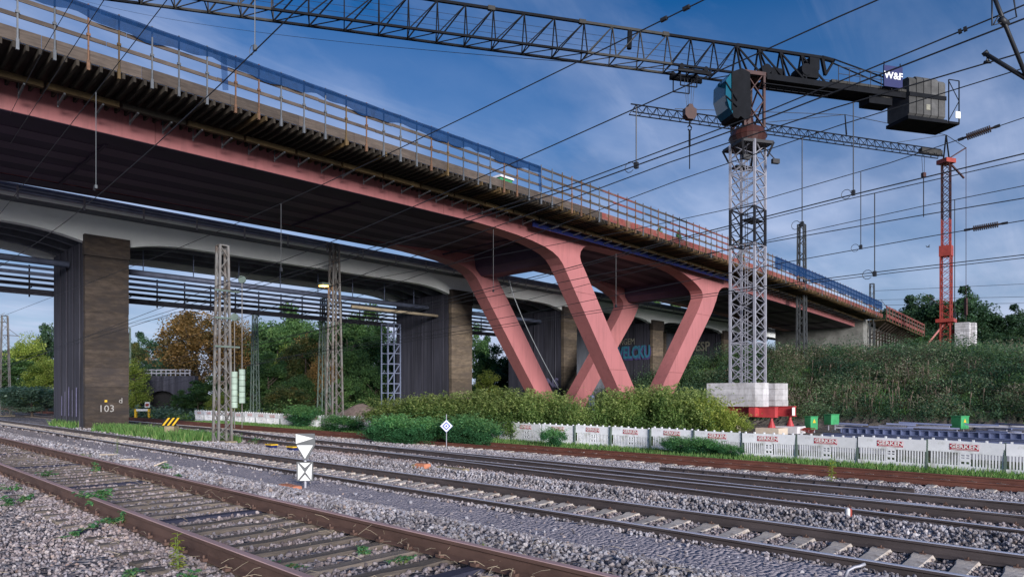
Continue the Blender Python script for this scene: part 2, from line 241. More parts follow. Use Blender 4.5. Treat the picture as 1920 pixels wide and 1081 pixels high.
# ------------------------------------------------------------------ mesh helpers
def wloc(o):
    l = Vector((0, 0, 0))
    while o is not None: l += o.location; o = o.parent
    return l
class MB:
    def __init__(s, T=None): s.v = []; s.f = []; s.T = T
    def add(s, vs, fs):
        n = len(s.v)
        s.v += [tuple(s.T @ Vector(p)) for p in vs] if s.T is not None else [tuple(p) for p in vs]
        s.f += [tuple(i+n for i in f) for f in fs]; return s
    def hexa(s, p):   # 8 points: bottom 4, top 4
        return s.add(p, [(3, 2, 1, 0), (4, 5, 6, 7), (0, 1, 5, 4), (1, 2, 6, 5), (2, 3, 7, 6), (3, 0, 4, 7)])
    def box(s, x0, x1, y0, y1, z0, z1):
        return s.hexa([(x0, y0, z0), (x1, y0, z0), (x1, y1, z0), (x0, y1, z0), (x0, y0, z1), (x1, y0, z1), (x1, y1, z1), (x0, y1, z1)])
    def cbox(s, x0, x1, y0, y1, z0, z1, c=0.03):   # box with chamfered top edge
        s.add([(x0, y0, z0), (x1, y0, z0), (x1, y1, z0), (x0, y1, z0), (x0, y0, z1-c), (x1, y0, z1-c), (x1, y1, z1-c), (x0, y1, z1-c), (x0+c, y0+c, z1), (x1-c, y0+c, z1), (x1-c, y1-c, z1), (x0+c, y1-c, z1)],
              [(3, 2, 1, 0), (0, 1, 5, 4), (1, 2, 6, 5), (2, 3, 7, 6), (3, 0, 4, 7), (4, 5, 9, 8), (5, 6, 10, 9), (6, 7, 11, 10), (7, 4, 8, 11), (8, 9, 10, 11)]); return s
    def bar(s, p, q, w, h=None, up=(0, 0, 1)):
        p = Vector(p); q = Vector(q); h = h or w; d = (q-p)
        if d.length < 1e-6: return s
        d.normalize(); u = Vector(up)
        if abs(d.dot(u)) > 0.98: u = Vector((1, 0, 0))
        a = d.cross(u).normalized()*w/2; b = a.cross(d).normalized()*h/2
        return s.hexa([p-a-b, q-a-b, q+a-b, p+a-b, p-a+b, q-a+b, q+a+b, p+a+b])
    def tube(s, pts, r, n=8, cap=True, r2=None):
        pts = [Vector(p) for p in pts]; rings = []; k = len(pts)
        base = len(s.v); vs = []; fs = []
        for i, p in enumerate(pts):
            d = (pts[min(i+1, k-1)]-pts[max(i-1, 0)]).normalized(); u = Vector((0, 0, 1)) if abs(d.z) < 0.95 else Vector((1, 0, 0))
            a = d.cross(u).normalized(); b = a.cross(d)
            rr = r if r2 is None else r+(r2-r)*i/(k-1)
            for j in range(n):
                t = 2*math.pi*j/n; vs.append(p+a*math.cos(t)*rr+b*math.sin(t)*rr)
        for i in range(k-1):
            for j in range(n): fs.append((i*n+j, i*n+(j+1) % n, (i+1)*n+(j+1) % n, (i+1)*n+j))
        if cap: fs.append(tuple(range(n-1, -1, -1))); fs.append(tuple((k-1)*n+j for j in range(n)))
        return s.add(vs, fs)
    def poly(s, pts, axis, a0, a1):   # extrude a 2D outline; axis 'y': pts=(x,z); 'x': pts=(y,z); 'z': pts=(x,y)
        n = len(pts)
        mk = {'y': lambda p, a: (p[0], a, p[1]), 'x': lambda p, a: (a, p[0], p[1]), 'z': lambda p, a: (p[0], p[1], a)}[axis]
        vs = [mk(p, a0) for p in pts]+[mk(p, a1) for p in pts]
        return s.add(vs, [tuple(range(n)), tuple(range(2*n-1, n-1, -1))]+[(i, i+n, (i+1) % n+n, (i+1) % n) for i in range(n)])
    def build(s, name, m, parent=None, local=False, smooth=False, bevel=0, **tags):
        me = bpy.data.meshes.new(name); off = Vector((0, 0, 0)) if local else wloc(parent)
        me.from_pydata([(p[0]-off.x, p[1]-off.y, p[2]-off.z) for p in s.v], [], s.f)
        bm = bmesh.new(); bm.from_mesh(me); bmesh.ops.recalc_face_normals(bm, faces=bm.faces); bm.to_mesh(me); bm.free()
        if smooth: me.polygons.foreach_set('use_smooth', [True]*len(me.polygons))
        me.materials.append(M[m] if isinstance(m, str) else m)
        return link(name, me, parent, **tags)
def link(name, me, parent=None, loc=None, rot=None, label=None, cat=None, group=None, kind=None):
    o = bpy.data.objects.new(name, me); C.objects.link(o); o.parent = parent
    if loc is not None: o.location = loc
    if rot is not None: o.rotation_euler = rot
    if label: o['label'] = label
    if cat: o['category'] = cat
    if group: o['group'] = group
    if kind: o['kind'] = kind
    return o
def thing(name, label, cat, loc=(0, 0, 0), rz=0, group=None):
    return link(name, None, None, Vector(loc), (0, 0, rz), label, cat, group)
def dup(root, loc, rz=0, label=None, group=None, scale=None):
    r = root.copy(); C.objects.link(r); r.location = loc; r.rotation_euler = (0, 0, rz)
    if scale: r.scale = scale
    if label: r['label'] = label
    if group: r['group'] = group
    for ch in list(root.children):
        c = ch.copy(); C.objects.link(c); c.parent = r
        for g in list(ch.children):
            d = g.copy(); C.objects.link(d); d.parent = c
    return r
def npmesh(name, V, Fq, m, tint=None, smooth=False):
    me = bpy.data.meshes.new(name); nv = len(V); nf = len(Fq); k = Fq.shape[1]
    me.vertices.add(nv); me.vertices.foreach_set('co', np.asarray(V, np.float32).ravel())
    me.loops.add(nf*k); me.loops.foreach_set('vertex_index', Fq.astype(np.int32).ravel())
    me.polygons.add(nf); me.polygons.foreach_set('loop_start', np.arange(0, nf*k, k, dtype=np.int32))
    if smooth: me.polygons.foreach_set('use_smooth', np.ones(nf, bool))
    me.update(calc_edges=True)
    if tint is not None:
        a = me.attributes.new('tint', 'FLOAT', 'FACE'); a.data.foreach_set('value', np.asarray(tint, np.float32))
    me.materials.append(M[m]); return me
def leafgeo(P, size, tint, flat=0.0, aspect=0.55, droop=0.0):
    """P: Nx3 leaf positions; each leaf is a folded pointed blade of 2 triangles' worth of quad"""
    n = len(P); size = np.broadcast_to(size, n)
    az = RNG.uniform(0, 2*np.pi, n); el = RNG.uniform(-0.9, 0.7, n)*(1-flat)-droop
    d = np.stack([np.cos(az)*np.cos(el), np.sin(az)*np.cos(el), np.sin(el)], 1)
    up = np.stack([RNG.normal(0, .5, n), RNG.normal(0, .5, n), np.ones(n)], 1)
    s = np.cross(d, up); s /= np.linalg.norm(s, axis=1)[:, None]+1e-9
    nrm = np.cross(s, d); S = size[:, None]
    a = P-d*S*0.5; b = P+s*S*aspect*0.5+nrm*S*0.10; c = P+d*S*0.5; e = P-s*S*aspect*0.5+nrm*S*0.10
    V = np.stack([a, b, c, e], 1).reshape(-1, 3); Fq = np.arange(4*n).reshape(-1, 4)
    return V, Fq, tint

# ------------------------------------------------------------------ terrain
PU = [-400, 1.4, 2.30, 2.42, 3.98, 4.1, 5.2, 6.5, 6.8, 7.98, 8.2, 10.1, 10.9, 11.4, 12.6, 15.8, 17.5, 20.2, 23.2, 24.5, 52, 400]
PZ = [-1.52, -1.52, -1.475, -1.505, -1.505, -1.49, -1.52, -1.86, -1.90, -1.925, -2.045, -2.045, -1.955, -1.97, -2.09, -2.10, -2.2, -2.45, -2.46, -2.5, -2.62, -2.62]
def sst(x): x = np.clip(x, 0, 1); return x*x*(3-2*x)
def ground(u, v):
    u = np.asarray(u, float); v = np.asarray(v, float)
    z = np.interp(u, PU, PZ)
    crest = 3.0+0.045*np.clip(v, -20, 45)
    emb = sst((u-57)/24)*(crest+2.62)+sst((u-85)/30)*1.9
    z = z+emb*(1-0.42*sst((v-36)/14))*(1-sst((v-56)/16))
    far = sst((v-75)/80)*2.0*sst((u-25)/10)      # land rises a little towards the wood on the left
    return z+far
def gz(u, v): return float(ground(u, v))
us = np.concatenate([np.linspace(-300, -20, 12), np.linspace(-18, 0, 14), np.linspace(0.5, 24.5, 170), np.linspace(25, 60, 60), np.linspace(61, 130, 90), np.linspace(135, 700, 20)])
vs = np.concatenate([np.linspace(-300, -30, 12), np.linspace(-25, -6, 12), np.linspace(-5, 30, 180), np.linspace(30.5, 80, 90), np.linspace(82, 160, 40), np.linspace(170, 900, 24)])
UU, VV = np.meshgrid(us, vs, indexing='ij'); ZZ = ground(UU, VV)
ZZ = ZZ+RNG.normal(0, 0.012, ZZ.shape)*(UU < 24)*(UU > 0)+RNG.normal(0, 0.10, ZZ.shape)*(UU > 57)
nu, nv = len(us), len(vs)
idx = np.arange(nu*nv).reshape(nu, nv)
Fq = np.stack([idx[:-1, :-1], idx[1:, :-1], idx[1:, 1:], idx[:-1, 1:]], -1).reshape(-1, 4)
def groundmat():
    m = bpy.data.materials.new('ground'); m.use_nodes = True; t = m.node_tree; b = t.nodes['Principled BSDF']; b.inputs['Roughness'].default_value = 0.95
    b.inputs['Specular IOR Level'].default_value = 0.2
    n = t.nodes.new; l = t.links.new
    tc = n('ShaderNodeTexCoord'); sp = n('ShaderNodeSeparateXYZ'); l(tc.outputs['Object'], sp.inputs[0])
    vor = n('ShaderNodeTexVoronoi'); vor.inputs['Scale'].default_value = 17; l(tc.outputs['Object'], vor.inputs['Vector'])
    hs = n('ShaderNodeSeparateColor'); l(vor.outputs['Color'], hs.inputs[0])
    r = n('ShaderNodeValToRGB'); l(hs.outputs[0], r.inputs[0]); e = r.color_ramp.elements
    e[0].color = (0.09, 0.078, 0.08, 1); e[1].color = (0.42, 0.38, 0.375, 1)
    x = e.new(0.45); x.color = (0.18, 0.155, 0.155, 1)
    big = n('ShaderNodeTexNoise'); big.inputs['Scale'].default_value = 0.35; big.inputs['Detail'].default_value = 6; l(tc.outputs['Object'], big.inputs['Vector'])
    mr = n('ShaderNodeMapRange'); l(big.outputs[0], mr.inputs[0]); mr.inputs[1].default_value = 0.35; mr.inputs[2].default_value = 0.65; mr.inputs[3].default_value = 0.8; mr.inputs[4].default_value = 1.15
    cbn = n('ShaderNodeCombineColor'); [l(mr.outputs[0], cbn.inputs[i]) for i in range(3)]
    mg = n('ShaderNodeMix'); mg.data_type = 'RGBA'; mg.blend_type = 'MULTIPLY'; mg.inputs[0].default_value = 1; l(r.outputs[0], mg.inputs[6]); l(cbn.outputs[0], mg.inputs[7])
    # fine-gravel walkway strip beside track B
    fine = n('ShaderNodeTexNoise'); fine.inputs['Scale'].default_value = 55; fine.inputs['Detail'].default_value = 5; l(tc.outputs['Object'], fine.inputs['Vector'])
    fr = n('ShaderNodeValToRGB'); l(fine.outputs[0], fr.inputs[0]); fr.color_ramp.elements[0].position = 0.3; fr.color_ramp.elements[1].position = 0.7
    fr.color_ramp.elements[0].color = (0.30, 0.262, 0.28, 1); fr.color_ramp.elements[1].color = (0.52, 0.465, 0.49, 1)
    def win(lo, hi, soft):
        ww = n('ShaderNodeTexNoise'); ww.inputs['Scale'].default_value = 1.6; l(tc.outputs['Object'], ww.inputs['Vector'])
        xx = math_n('ADD', sp.outputs[0], math_n('MULTIPLY_ADD', ww.outputs[0], 0.5, -0.25, nt=t), nt=t)
        a = math_n('DIVIDE', math_n('SUBTRACT', xx, lo, nt=t), soft, clamp=True, nt=t); c = math_n('DIVIDE', math_n('SUBTRACT', hi, xx, nt=t), soft, clamp=True, nt=t)
        return math_n('MULTIPLY', a, c, nt=t)
    m1 = n('ShaderNodeMix'); m1.data_type = 'RGBA'; l(win(6.3, 7.95, 0.15), m1.inputs[0]); l(mg.outputs[2], m1.inputs[6]); l(fr.outputs[0], m1.inputs[7])
    # soil / grass beyond the tracks
    g1 = n('ShaderNodeTexNoise'); g1.inputs['Scale'].default_value = 0.8; g1.inputs['Detail'].default_value = 9; g1.inputs['Roughness'].default_value = 0.7; l(tc.outputs['Object'], g1.inputs['Vector'])
    gr = n('ShaderNodeValToRGB'); l(g1.outputs[0], gr.inputs[0]); e = gr.color_ramp.elements
    e[0].position = 0.3; e[0].color = (0.035, 0.055, 0.02, 1); e[1].position = 0.72; e[1].color = (0.20, 0.165, 0.12, 1); x = e.new(0.5); x.color = (0.075, 0.09, 0.04, 1)
    m2 = n('ShaderNodeMix'); m2.data_type = 'RGBA'
    l(win(23.4, 5000, 0.5), m2.inputs[0]); l(m1.outputs[2], m2.inputs[6]); l(gr.outputs[0], m2.inputs[7])
    # bare earth yard
    m3 = n('ShaderNodeMix'); m3.data_type = 'RGBA'; l(math_n('MULTIPLY', win(33, 63.0, 2.0), 0.85, nt=t), m3.inputs[0]); l(m2.outputs[2], m3.inputs[6]); m3.inputs[7].default_value = (0.17, 0.14, 0.125, 1)
    l(m3.outputs[2], b.inputs['Base Color'])
    bp = n('ShaderNodeBump'); bp.inputs['Strength'].default_value = 0.9; bp.inputs['Distance'].default_value = 0.05; l(vor.outputs['Distance'], bp.inputs['Height']); bp.invert = True; l(bp.outputs[0], b.inputs['Normal'])
    return m
M['ground'] = groundmat()
me = npmesh('ground', np.stack([UU, VV, ZZ], -1).reshape(-1, 3), Fq, 'ground', smooth=True)
link('ground', me, kind='structure')

# ballast stones: thousands of broken stones, geometry-node scatter over the ballast
def stone_mesh(i):
    bm = bmesh.new(); bmesh.ops.create_icosphere(bm, subdivisions=1, radius=0.5)
    r = random.Random(i)
    for v_ in bm.verts:
        v_.co *= r.uniform(0.72, 1.15); v_.co.z *= 0.72; v_.co.x *= 1.15
    me = bpy.data.meshes.new('ballast_stone_shape'); bm.to_mesh(me); bm.free(); me.materials.append(M['stone']); return me
def scatter_group(name, srcs):
    ng = bpy.data.node_groups.new(name, 'GeometryNodeTree')
    ng.interface.new_socket('Geometry', in_out='INPUT', socket_type='NodeSocketGeometry'); ng.interface.new_socket('Geometry', in_out='OUTPUT', socket_type='NodeSocketGeometry')
    gi = ng.nodes.new('NodeGroupInput'); go = ng.nodes.new('NodeGroupOutput')
    mtp = ng.nodes.new('GeometryNodeMeshToPoints'); ng.links.new(gi.outputs[0], mtp.inputs[0])
    iop = ng.nodes.new('GeometryNodeInstanceOnPoints'); ng.links.new(mtp.outputs[0], iop.inputs['Points'])
    g2i = ng.nodes.new('GeometryNodeGeometryToInstance')
    for me in srcs:
        # turn each stone mesh into node geometry through an object info of a tiny source object
        ob = bpy.data.objects.new('ballast_stone_source', me)
        oi = ng.nodes.new('GeometryNodeObjectInfo'); oi.inputs[0].default_value = ob
        ng.links.new(oi.outputs['Geometry'], g2i.inputs[0])
    ng.links.new(g2i.outputs[0], iop.inputs['Instance']); iop.inputs['Pick Instance'].default_value = True
    rv = ng.nodes.new('FunctionNodeRandomValue'); rv.data_type = 'FLOAT_VECTOR'; rv.inputs[1].default_value = (6.28, 6.28, 6.28)
    try: ng.links.new(rv.outputs[0], iop.inputs['Rotation'])
    except Exception: pass
    na = ng.nodes.new('GeometryNodeInputNamedAttribute'); na.data_type = 'FLOAT'; na.inputs[0].default_value = 'size'
    ng.links.new(na.outputs[0], iop.inputs['Scale'])
    ng.links.new(iop.outputs[0], go.inputs[0]); return ng
def in_view(u, v, mar=1.08):
    Y = depth(u, v); X = CO*u-SI*v
    return (Y > 1.6) & (np.abs(X) < 0.768*Y*mar+0.4) 
P = []
def strew(n, ulo, uhi, ymin, ymax, s0, s1, sink=0.25):
    """stones with depth uniform in area between ymin and ymax"""
    k = int(n); Y = np.sqrt(RNG.uniform(ymin**2, ymax**2, k)); X = RNG.uniform(-0.82, 0.82, k)*Y
    u = CO*X+SI*Y; v = -SI*X+CO*Y; ok = (u > ulo) & (u < uhi)
    ok &= ~((u > 6.55) & (u < 7.85) & (RNG.random(k) > 0.03))
    for uc, half, top in ((3.2, 1.25, 0.030), (8.92, 1.2, 0.0)):      # keep sleepers mostly bare
        pass
    u = u[ok]; v = v[ok]; s = RNG.uniform(s0, s1, len(u))
    z = ground(u, v)+s*(0.5-sink)*0.6+RNG.uniform(-0.01, 0.012, len(u))
    P.append(np.stack([u, v, z, s], 1))
strew(30000, 2.0, 11.9, 2.4, 9.5, 0.028, 0.060)
strew(110000, 0.2, 2.36, 2.4, 14, 0.018, 0.046, .38)
strew(34000, 0.2, 20.0, 9.0, 15.0, 0.040, 0.072)
strew(50000, 0.2, 23.3, 14.5, 28.0, 0.055, 0.085)
strew(15000, 0.2, 23.3, 27.0, 42.0, 0.07, 0.12)
P = np.concatenate(P)
# heaped ridge of fresh ballast between tracks B and C
k = 9000; v_ = RNG.uniform(-1.5, 24, k); u_ = 11.0+RNG.normal(0, 0.42, k); z_ = ground(u_, v_)+RNG.uniform(0, 0.10, k)*np.exp(-((u_-11.0)/0.4)**2)
P = np.concatenate([P, np.stack([u_, v_, z_, RNG.uniform(0.045, 0.075, k)], 1)])
# no stones standing on sleepers tops: drop those that lie on a sleeper between the rails
def on_sleeper(u, v, uc, pitch, wid, ph): 
    return (np.abs(u-uc) < 0.74) & (np.abs(((v-ph+pitch/2) % pitch)-pitch/2) < wid/2+0.01)
kill = on_sleeper(P[:, 0], P[:, 1], 3.2, 0.46, 0.17, 0.0) & (RNG.random(len(P)) > 0.06)
kill |= on_sleeper(P[:, 0], P[:, 1], 8.92, 0.475, 0.22, 0.15) & (RNG.random(len(P)) > 0.05)
rails_u = [2.44, 3.96, 8.16, 9.68, 13.33, 14.87]
for ru in rails_u: kill |= np.abs(P[:, 0]-ru) < 0.07
P = P[~kill]
me = bpy.data.meshes.new('ballast'); me.vertices.add(len(P)); me.vertices.foreach_set('co', P[:, :3].astype(np.float32).ravel())
a = me.attributes.new('size', 'FLOAT', 'POINT'); a.data.foreach_set('value', P[:, 3].astype(np.float32))
me.update()
bal = link('ballast_stones', me, kind='stuff', label='grey and brown crushed stone ballast lying between and around the rails', cat='ballast')
md = bal.modifiers.new('scatter', 'NODES'); md.node_group = scatter_group('ballast_scatter', [stone_mesh(i) for i in range(6)])

# ------------------------------------------------------------------ tracks
def rail_profile(uc, zt, pts_v, m_foot, m_head, parent, path=None):
    """one rail along v: foot+web and a separate polished running face"""
    prof = [(-.07, -.16), (.07, -.16), (.07, -.148), (.012, -.125), (.012, -.045), (.036, -.03), (.036, -.002), (-.036, -.002), (-.036, -.03), (-.012, -.045), (-.012, -.125), (-.07, -.148)]
    cap = [(-.034, -.002), (.034, -.002), (.030, .004), (-.030, .004)]
    r = []
    for pr, mm, nm in ((prof, m_foot, 'rail'), (cap, m_head, 'running_face')):
        mb = MB(); n = len(pr); vs_ = []; fs = []
        for i, vv in enumerate(pts_v):
            du = path(vv) if path else 0
            for (a, b) in pr: vs_.append((uc+du+a, vv, zt+b))
        for i in range(len(pts_v)-1):
            for j in range(n): fs.append((i*n+j, i*n+(j+1) % n, (i+1)*n+(j+1) % n, (i+1)*n+j))
        fs.append(tuple(range(n))); fs.append(tuple((len(pts_v)-1)*n+j for j in range(n)))
        mb.add(vs_, fs)
        o = mb.build(nm, mm, parent if not r else r[0]); r.append(o)
    return r[0]
def sleeper_mesh(kind):
    if kind == 'wood':
        me_list = []
        for i in range(4):
            rr = random.Random(i*5+1); mb = MB(); n = 7; prev = None; vs_ = []; fs = []
            for k in range(n):
                x = -1.28+2.56*k/(n-1); hw = 0.085+rr.uniform(-.012, .012); t = rr.uniform(-.012, .006); oy = rr.uniform(-.018, .018)
                vs_ += [(x, -hw+oy, -.16), (x, hw+oy, -.16), (x, hw+oy, -.02+t), (x, hw-.02+oy, t), (x, -hw+.02+oy, t), (x, -hw+oy, -.02+t)]
            for k in range(n-1):
                for j in range(6): fs.append((k*6+j, k*6+(j+1) % 6, (k+1)*6+(j+1) % 6, (k+1)*6+j))
            fs += [tuple(range(6)), tuple((n-1)*6+j for j in range(6))]
            mb.add(vs_, fs); m2 = bpy.data.meshes.new('sleeper'); m2.from_pydata(mb.v, [], mb.f); m2.materials.append(M['sleepwood']); me_list.append(m2)
            bm = bmesh.new(); bm.from_mesh(m2); bmesh.ops.recalc_face_normals(bm, faces=bm.faces); bm.to_mesh(m2); bm.free()
        return me_list
    mb = MB(); vs_ = []; fs = []
    st = [(-1.3, .10, 0.0), (-1.0, .12, .02), (-.6, .12, .02), (-.5, .105, .0), (0, .10, -.015), (.5, .105, .0), (.6, .12, .02), (1.0, .12, .02), (1.3, .10, 0.0)]
    for (x, hw, t) in st: vs_ += [(x, -hw-.03, -.18), (x, hw+.03, -.18), (x, hw, t-.015), (x, hw-.015, t), (x, -hw+.015, t), (x, -hw, t-.015)]
    n = len(st)
    for k in range(n-1):
        for j in range(6): fs.append((k*6+j, k*6+(j+1) % 6, (k+1)*6+(j+1) % 6, (k+1)*6+j))
    fs += [tuple(range(6)), tuple((n-1)*6+j for j in range(6))]
    mb.add(vs_, fs); m2 = bpy.data.meshes.new('sleeper'); m2.from_pydata(mb.v, [], mb.f); m2.materials.append(M['sleepconc'])
    bm = bmesh.new(); bm.from_mesh(m2); bmesh.ops.recalc_face_normals(bm, faces=bm.faces); bm.to_mesh(m2); bm.free()
    return [m2]
WOODS = sleeper_mesh('wood'); CONCS = sleeper_mesh('conc')
BLUE = WOODS[1].copy(); BLUE.materials.clear(); BLUE.materials.append(M['sleepblue'])
def clips(uc_list, zt, vv, parent, path=None, big=1.0):
    mb = MB()
    for v0 in vv:
        for uc in uc_list:
            du = path(v0) if path else 0
            for s_ in (-1, 1):
                x = uc+du+s_*0.085*big
                mb.box(x-.022, x+.022, v0-.035, v0+.035, zt-.152, zt-.125)
                mb.tube([(x, v0, zt-.125), (x, v0, zt-.098)], .012, 6)
    return mb.build('rail_clip', 'railrust', parent, kind='stuff')
def track(name, label, uc, zt, v0, v1, kind, foot, head, pitch, ph, vfar=160, path=None, halfg=0.76, sl_to=45):
    t = thing(name, label, 'railway track', (uc, v0, zt-.16))
    vv = [v0+i*2.0 for i in range(int((vfar-v0)/2)+1)]
    for s_ in (-1, 1): rail_profile(uc+s_*halfg, zt, vv, foot, head, t, path)
    meshes = WOODS if kind == 'wood' else CONCS
    k0 = math.ceil((v0-ph)/pitch); cv = []; i = 0
    while True:
        v = ph+(k0+i)*pitch; i += 1
        if v > sl_to: break
        du = path(v) if path else 0
        me = random.choice(meshes)
        if kind == 'wood' and i % 9 == 4: me = BLUE
        top = zt-.16
        o = link('sleeper', me, t, Vector((uc+du, v, top))-wloc(t), (random.uniform(-.01, .01), 0, random.uniform(-.04, .04) if kind == 'wood' else 0))
        cv.append(v)
    rest = MB(); v = cv[-1]+pitch
    while v < 90:
        du = path(v) if path else 0
        rest.box(uc+du-1.28, uc+du+1.28, v-.13, v+.13, zt-.30, zt-.16); v += pitch
    rest.build('distant_sleepers', 'sleepwood' if kind == 'wood' else 'sleepconc', t, kind='stuff')
    clips([uc-halfg, uc+halfg], zt, cv, t, path)
    return t
track('railway_track', 'nearest rusty siding track on dark weathered wooden sleepers in the foreground', 3.20, -1.30, -1.5, 0, 'wood', 'railrust', 'railhead', 0.46, 0.0, 160, None, 0.76, 34)
track('railway_track', 'second track from the camera, polished rails on concrete sleepers behind the white triangle signal', 8.92, -1.85, -3, 0, 'conc', 'railsteel', 'railbright', 0.475, 0.15, 160, None, 0.76, 36)
pathC = lambda v: 1.25*float(sst((v-24)/18))
track('railway_track', 'third track with turnout and check rail running past the red and white marker post', 14.10, -1.92, -4, 0, 'wood', 'railsteel', 'railbright', 0.62, 0.3, 160, pathC, 0.76, 34)
track('railway_track', 'farthest red rusted track along the green verge in front of the white barrier', 21.55, -2.26, -5, 0, 'conc', 'railred', 'railred', 0.65, 0.3, 160, None, 0.74, 34)
# diverging turnout rails
pathT = lambda v: -1.55*float(np.clip((21-v)/21, 0, 1.4))**1.25
tt = thing('turnout', 'diverging turnout rails leaving the third track towards the camera with switch blades', 'turnout', (14.1, 0, -2.08))
rail_profile(14.1-.76, -1.92, [-4+i for i in range(26)], 'railsteel', 'railbright', tt, pathT)
rail_profile(14.1+.76-.09, -1.92, [-4+i for i in range(26)], 'railsteel', 'railbright', tt, lambda v: pathT(v) - 0.02)
clips([14.1-.76], -1.92, [-3.5+.62*i for i in range(36)], tt, pathT)
mb = MB()
for i in range(8):                                     # slide plates of the switch
    v = 17+i*0.62; mb.box(13.1, 13.6, v-.08, v+.08, -2.075, -2.05)
mb.build('slide_plate', 'railrust', tt, kind='stuff')
# check rail with bracket blocks beside the far rail of the third track
ck = thing('check_rail', 'dark check rail with heavy bracket blocks beside the far rail of the turnout', 'check rail', (15.0, 5, -2.08))
v0c, v1c = v_of(1715, 15.05), v_of(1238, 15.05)
mb = MB(); mb.box(15.00, 15.05, v0c, v1c, -2.06, -1.86); mb.box(14.97, 15.08, v0c, v1c, -1.86, -1.845); mb.build('check_bar', 'railsteel', ck)
nb = 11
for i in range(nb):
    v = v0c+(v1c-v0c)*(i+.5)/nb
    mb = MB(); mb.add([(14.90, v-.07, -2.07), (15.02, v-.07, -2.07), (15.02, v+.07, -2.07), (14.90, v+.07, -2.07), (14.985, v-.05, -1.87), (15.02, v-.05, -1.87), (15.02, v+.05, -1.87), (14.985, v+.05, -1.87)], [(3, 2, 1, 0), (4, 5, 6, 7), (0, 1, 5, 4), (1, 2, 6, 5), (2, 3, 7, 6), (3, 0, 4, 7)])
    mb.box(14.88, 15.03, v-.11, v+.11, -2.085, -2.065)
    mb.build('bracket', 'railsteel', ck)

# ------------------------------------------------------------------ red bridge under construction
def dz(u): return -0.00028*(u-40)**2
def ubeam(mb, u0, u1, v0, v1, z0, z1, step=3.0):
    n = max(1, int(math.ceil((u1-u0)/step))); pts = [u0+(u1-u0)*i/n for i in range(n+1)]
    vs_ = []; fs = []
    for u in pts:
        d = dz(u); vs_ += [(u, v0, z0+d), (u, v1, z0+d), (u, v1, z1+d), (u, v0, z1+d)]
    for i in range(n):
        for j in range(4): fs.append((i*4+j, i*4+(j+1) % 4, (i+1)*4+(j+1) % 4, (i+1)*4+j))
    fs += [(0, 1, 2, 3), tuple(n*4+j for j in range(4))]
    return mb.add(vs_, fs)
V1, V2, V3 = 27.0, 30.5, 40.7
rb = thing('red_bridge', 'coral red steel road bridge under construction on slanting V legs with timber formwork edge', 'bridge', (48, 35, -2.6))
def girder_outline():
    top = [(u, 11.95+dz(u)) for u in np.linspace(103, -9, 40)]
    bl = [(u, 10.86+dz(u)) for u in np.linspace(-9, 26, 10)]
    knee1 = [(28.5, 10.84), (30.5, 10.79), (32.3, 10.70), (33.9, 10.56), (35.2, 10.36), (36.1, 10.12), (36.75, 9.82), (37.25, 9.40)]
    # between the legs
    k2 = [(39.75, 9.40), (39.35, 9.90), (39.22, 10.25), (39.30, 10.62), (39.6, 10.95), (40.1, 11.20), (40.8, 11.30)]
    mid = [(u, 11.36+dz(u)) for u in (43, 46, 49, 52)]
    k3 = [(53.5, 11.16), (54.8, 10.92), (56.0, 10.60), (57.0, 10.25), (57.7, 9.90), (58.0, 9.6), (58.05, 9.2)]
    k4 = [(60.75, 9.2), (61.0, 9.7), (61.35, 10.2), (61.9, 10.55), (62.6, 10.70), (63.6, 10.76)]
    br = [(u, 10.9+dz(u)) for u in np.linspace(66, 103, 12)]
    return top+bl+knee1+k2+mid+k3+k4+br
GO = girder_outline()
def legpoly(side):
    if side == 0: return [(37.25, 9.40), (39.75, 9.40), (40.9, 7.9), (48.75, -2.5), (46.5, -2.5), (38.4, 7.9)]
    return [(58.05, 9.2), (60.75, 9.2), (59.9, 8.0), (50.2, -2.5), (47.9, -2.5), (57.2, 8.0)]
for (a0, a1) in ((V2, V2+1.25), (V3-1.25, V3)):
    mb = MB(); mb.poly(GO, 'y', a0, a1); mb.build('girder', 'pink', rb)
    for s_ in (0, 1):
        mb = MB(); mb.poly(legpoly(s_), 'y', a0+(.0 if s_ == 0 else .004), a1-(.0 if s_ == 0 else .004)); lg = mb.build('leg', 'pink', rb)
for i in range(14):
    uu = -6+i*8.0; lo_ = 10.86 if uu < 27 or uu > 64 else (9.9 if 34 < uu < 40 else 11.38)
    mb = MB(); mb.box(uu-.018, uu+.018, V2-.006, V2, lo_+.02+dz(uu), 11.93+dz(uu)); mb.build('weld_seam', 'pinkseam', rb)
for (xa, xb, zz_) in ((38.6, 41.15, 7.6), (42.9, 45.3, 2.0), (56.85, 59.55, 7.6), (51.95, 54.3, 2.0)):
    mb = MB(); mb.bar((xa, V2-.004, zz_), (xb, V2-.004, zz_), .012, .05); mb.build('weld_seam', 'pinkseam', rb)
for uc in (38.3, 59.6):
    mb = MB(); mb.poly([(uc-1.6, 11.85), (uc-1.3, 10.2), (uc-.7, 9.7), (uc+.7, 9.7), (uc+1.3, 10.2), (uc+1.6, 11.85)], 'y', V2+1.3, V3-1.3); mb.build('cross_beam', 'maroonshade2', rb)
mb = MB(); ubeam(mb, -9, 103, V2-.05, V3+.05, 11.96, 12.25); mb.build('deck_slab', 'maroonshade', rb)
def soffit_z(u): return 10.90+.47*float(sst((u-27)/12))-.47*float(sst((u-54)/9))
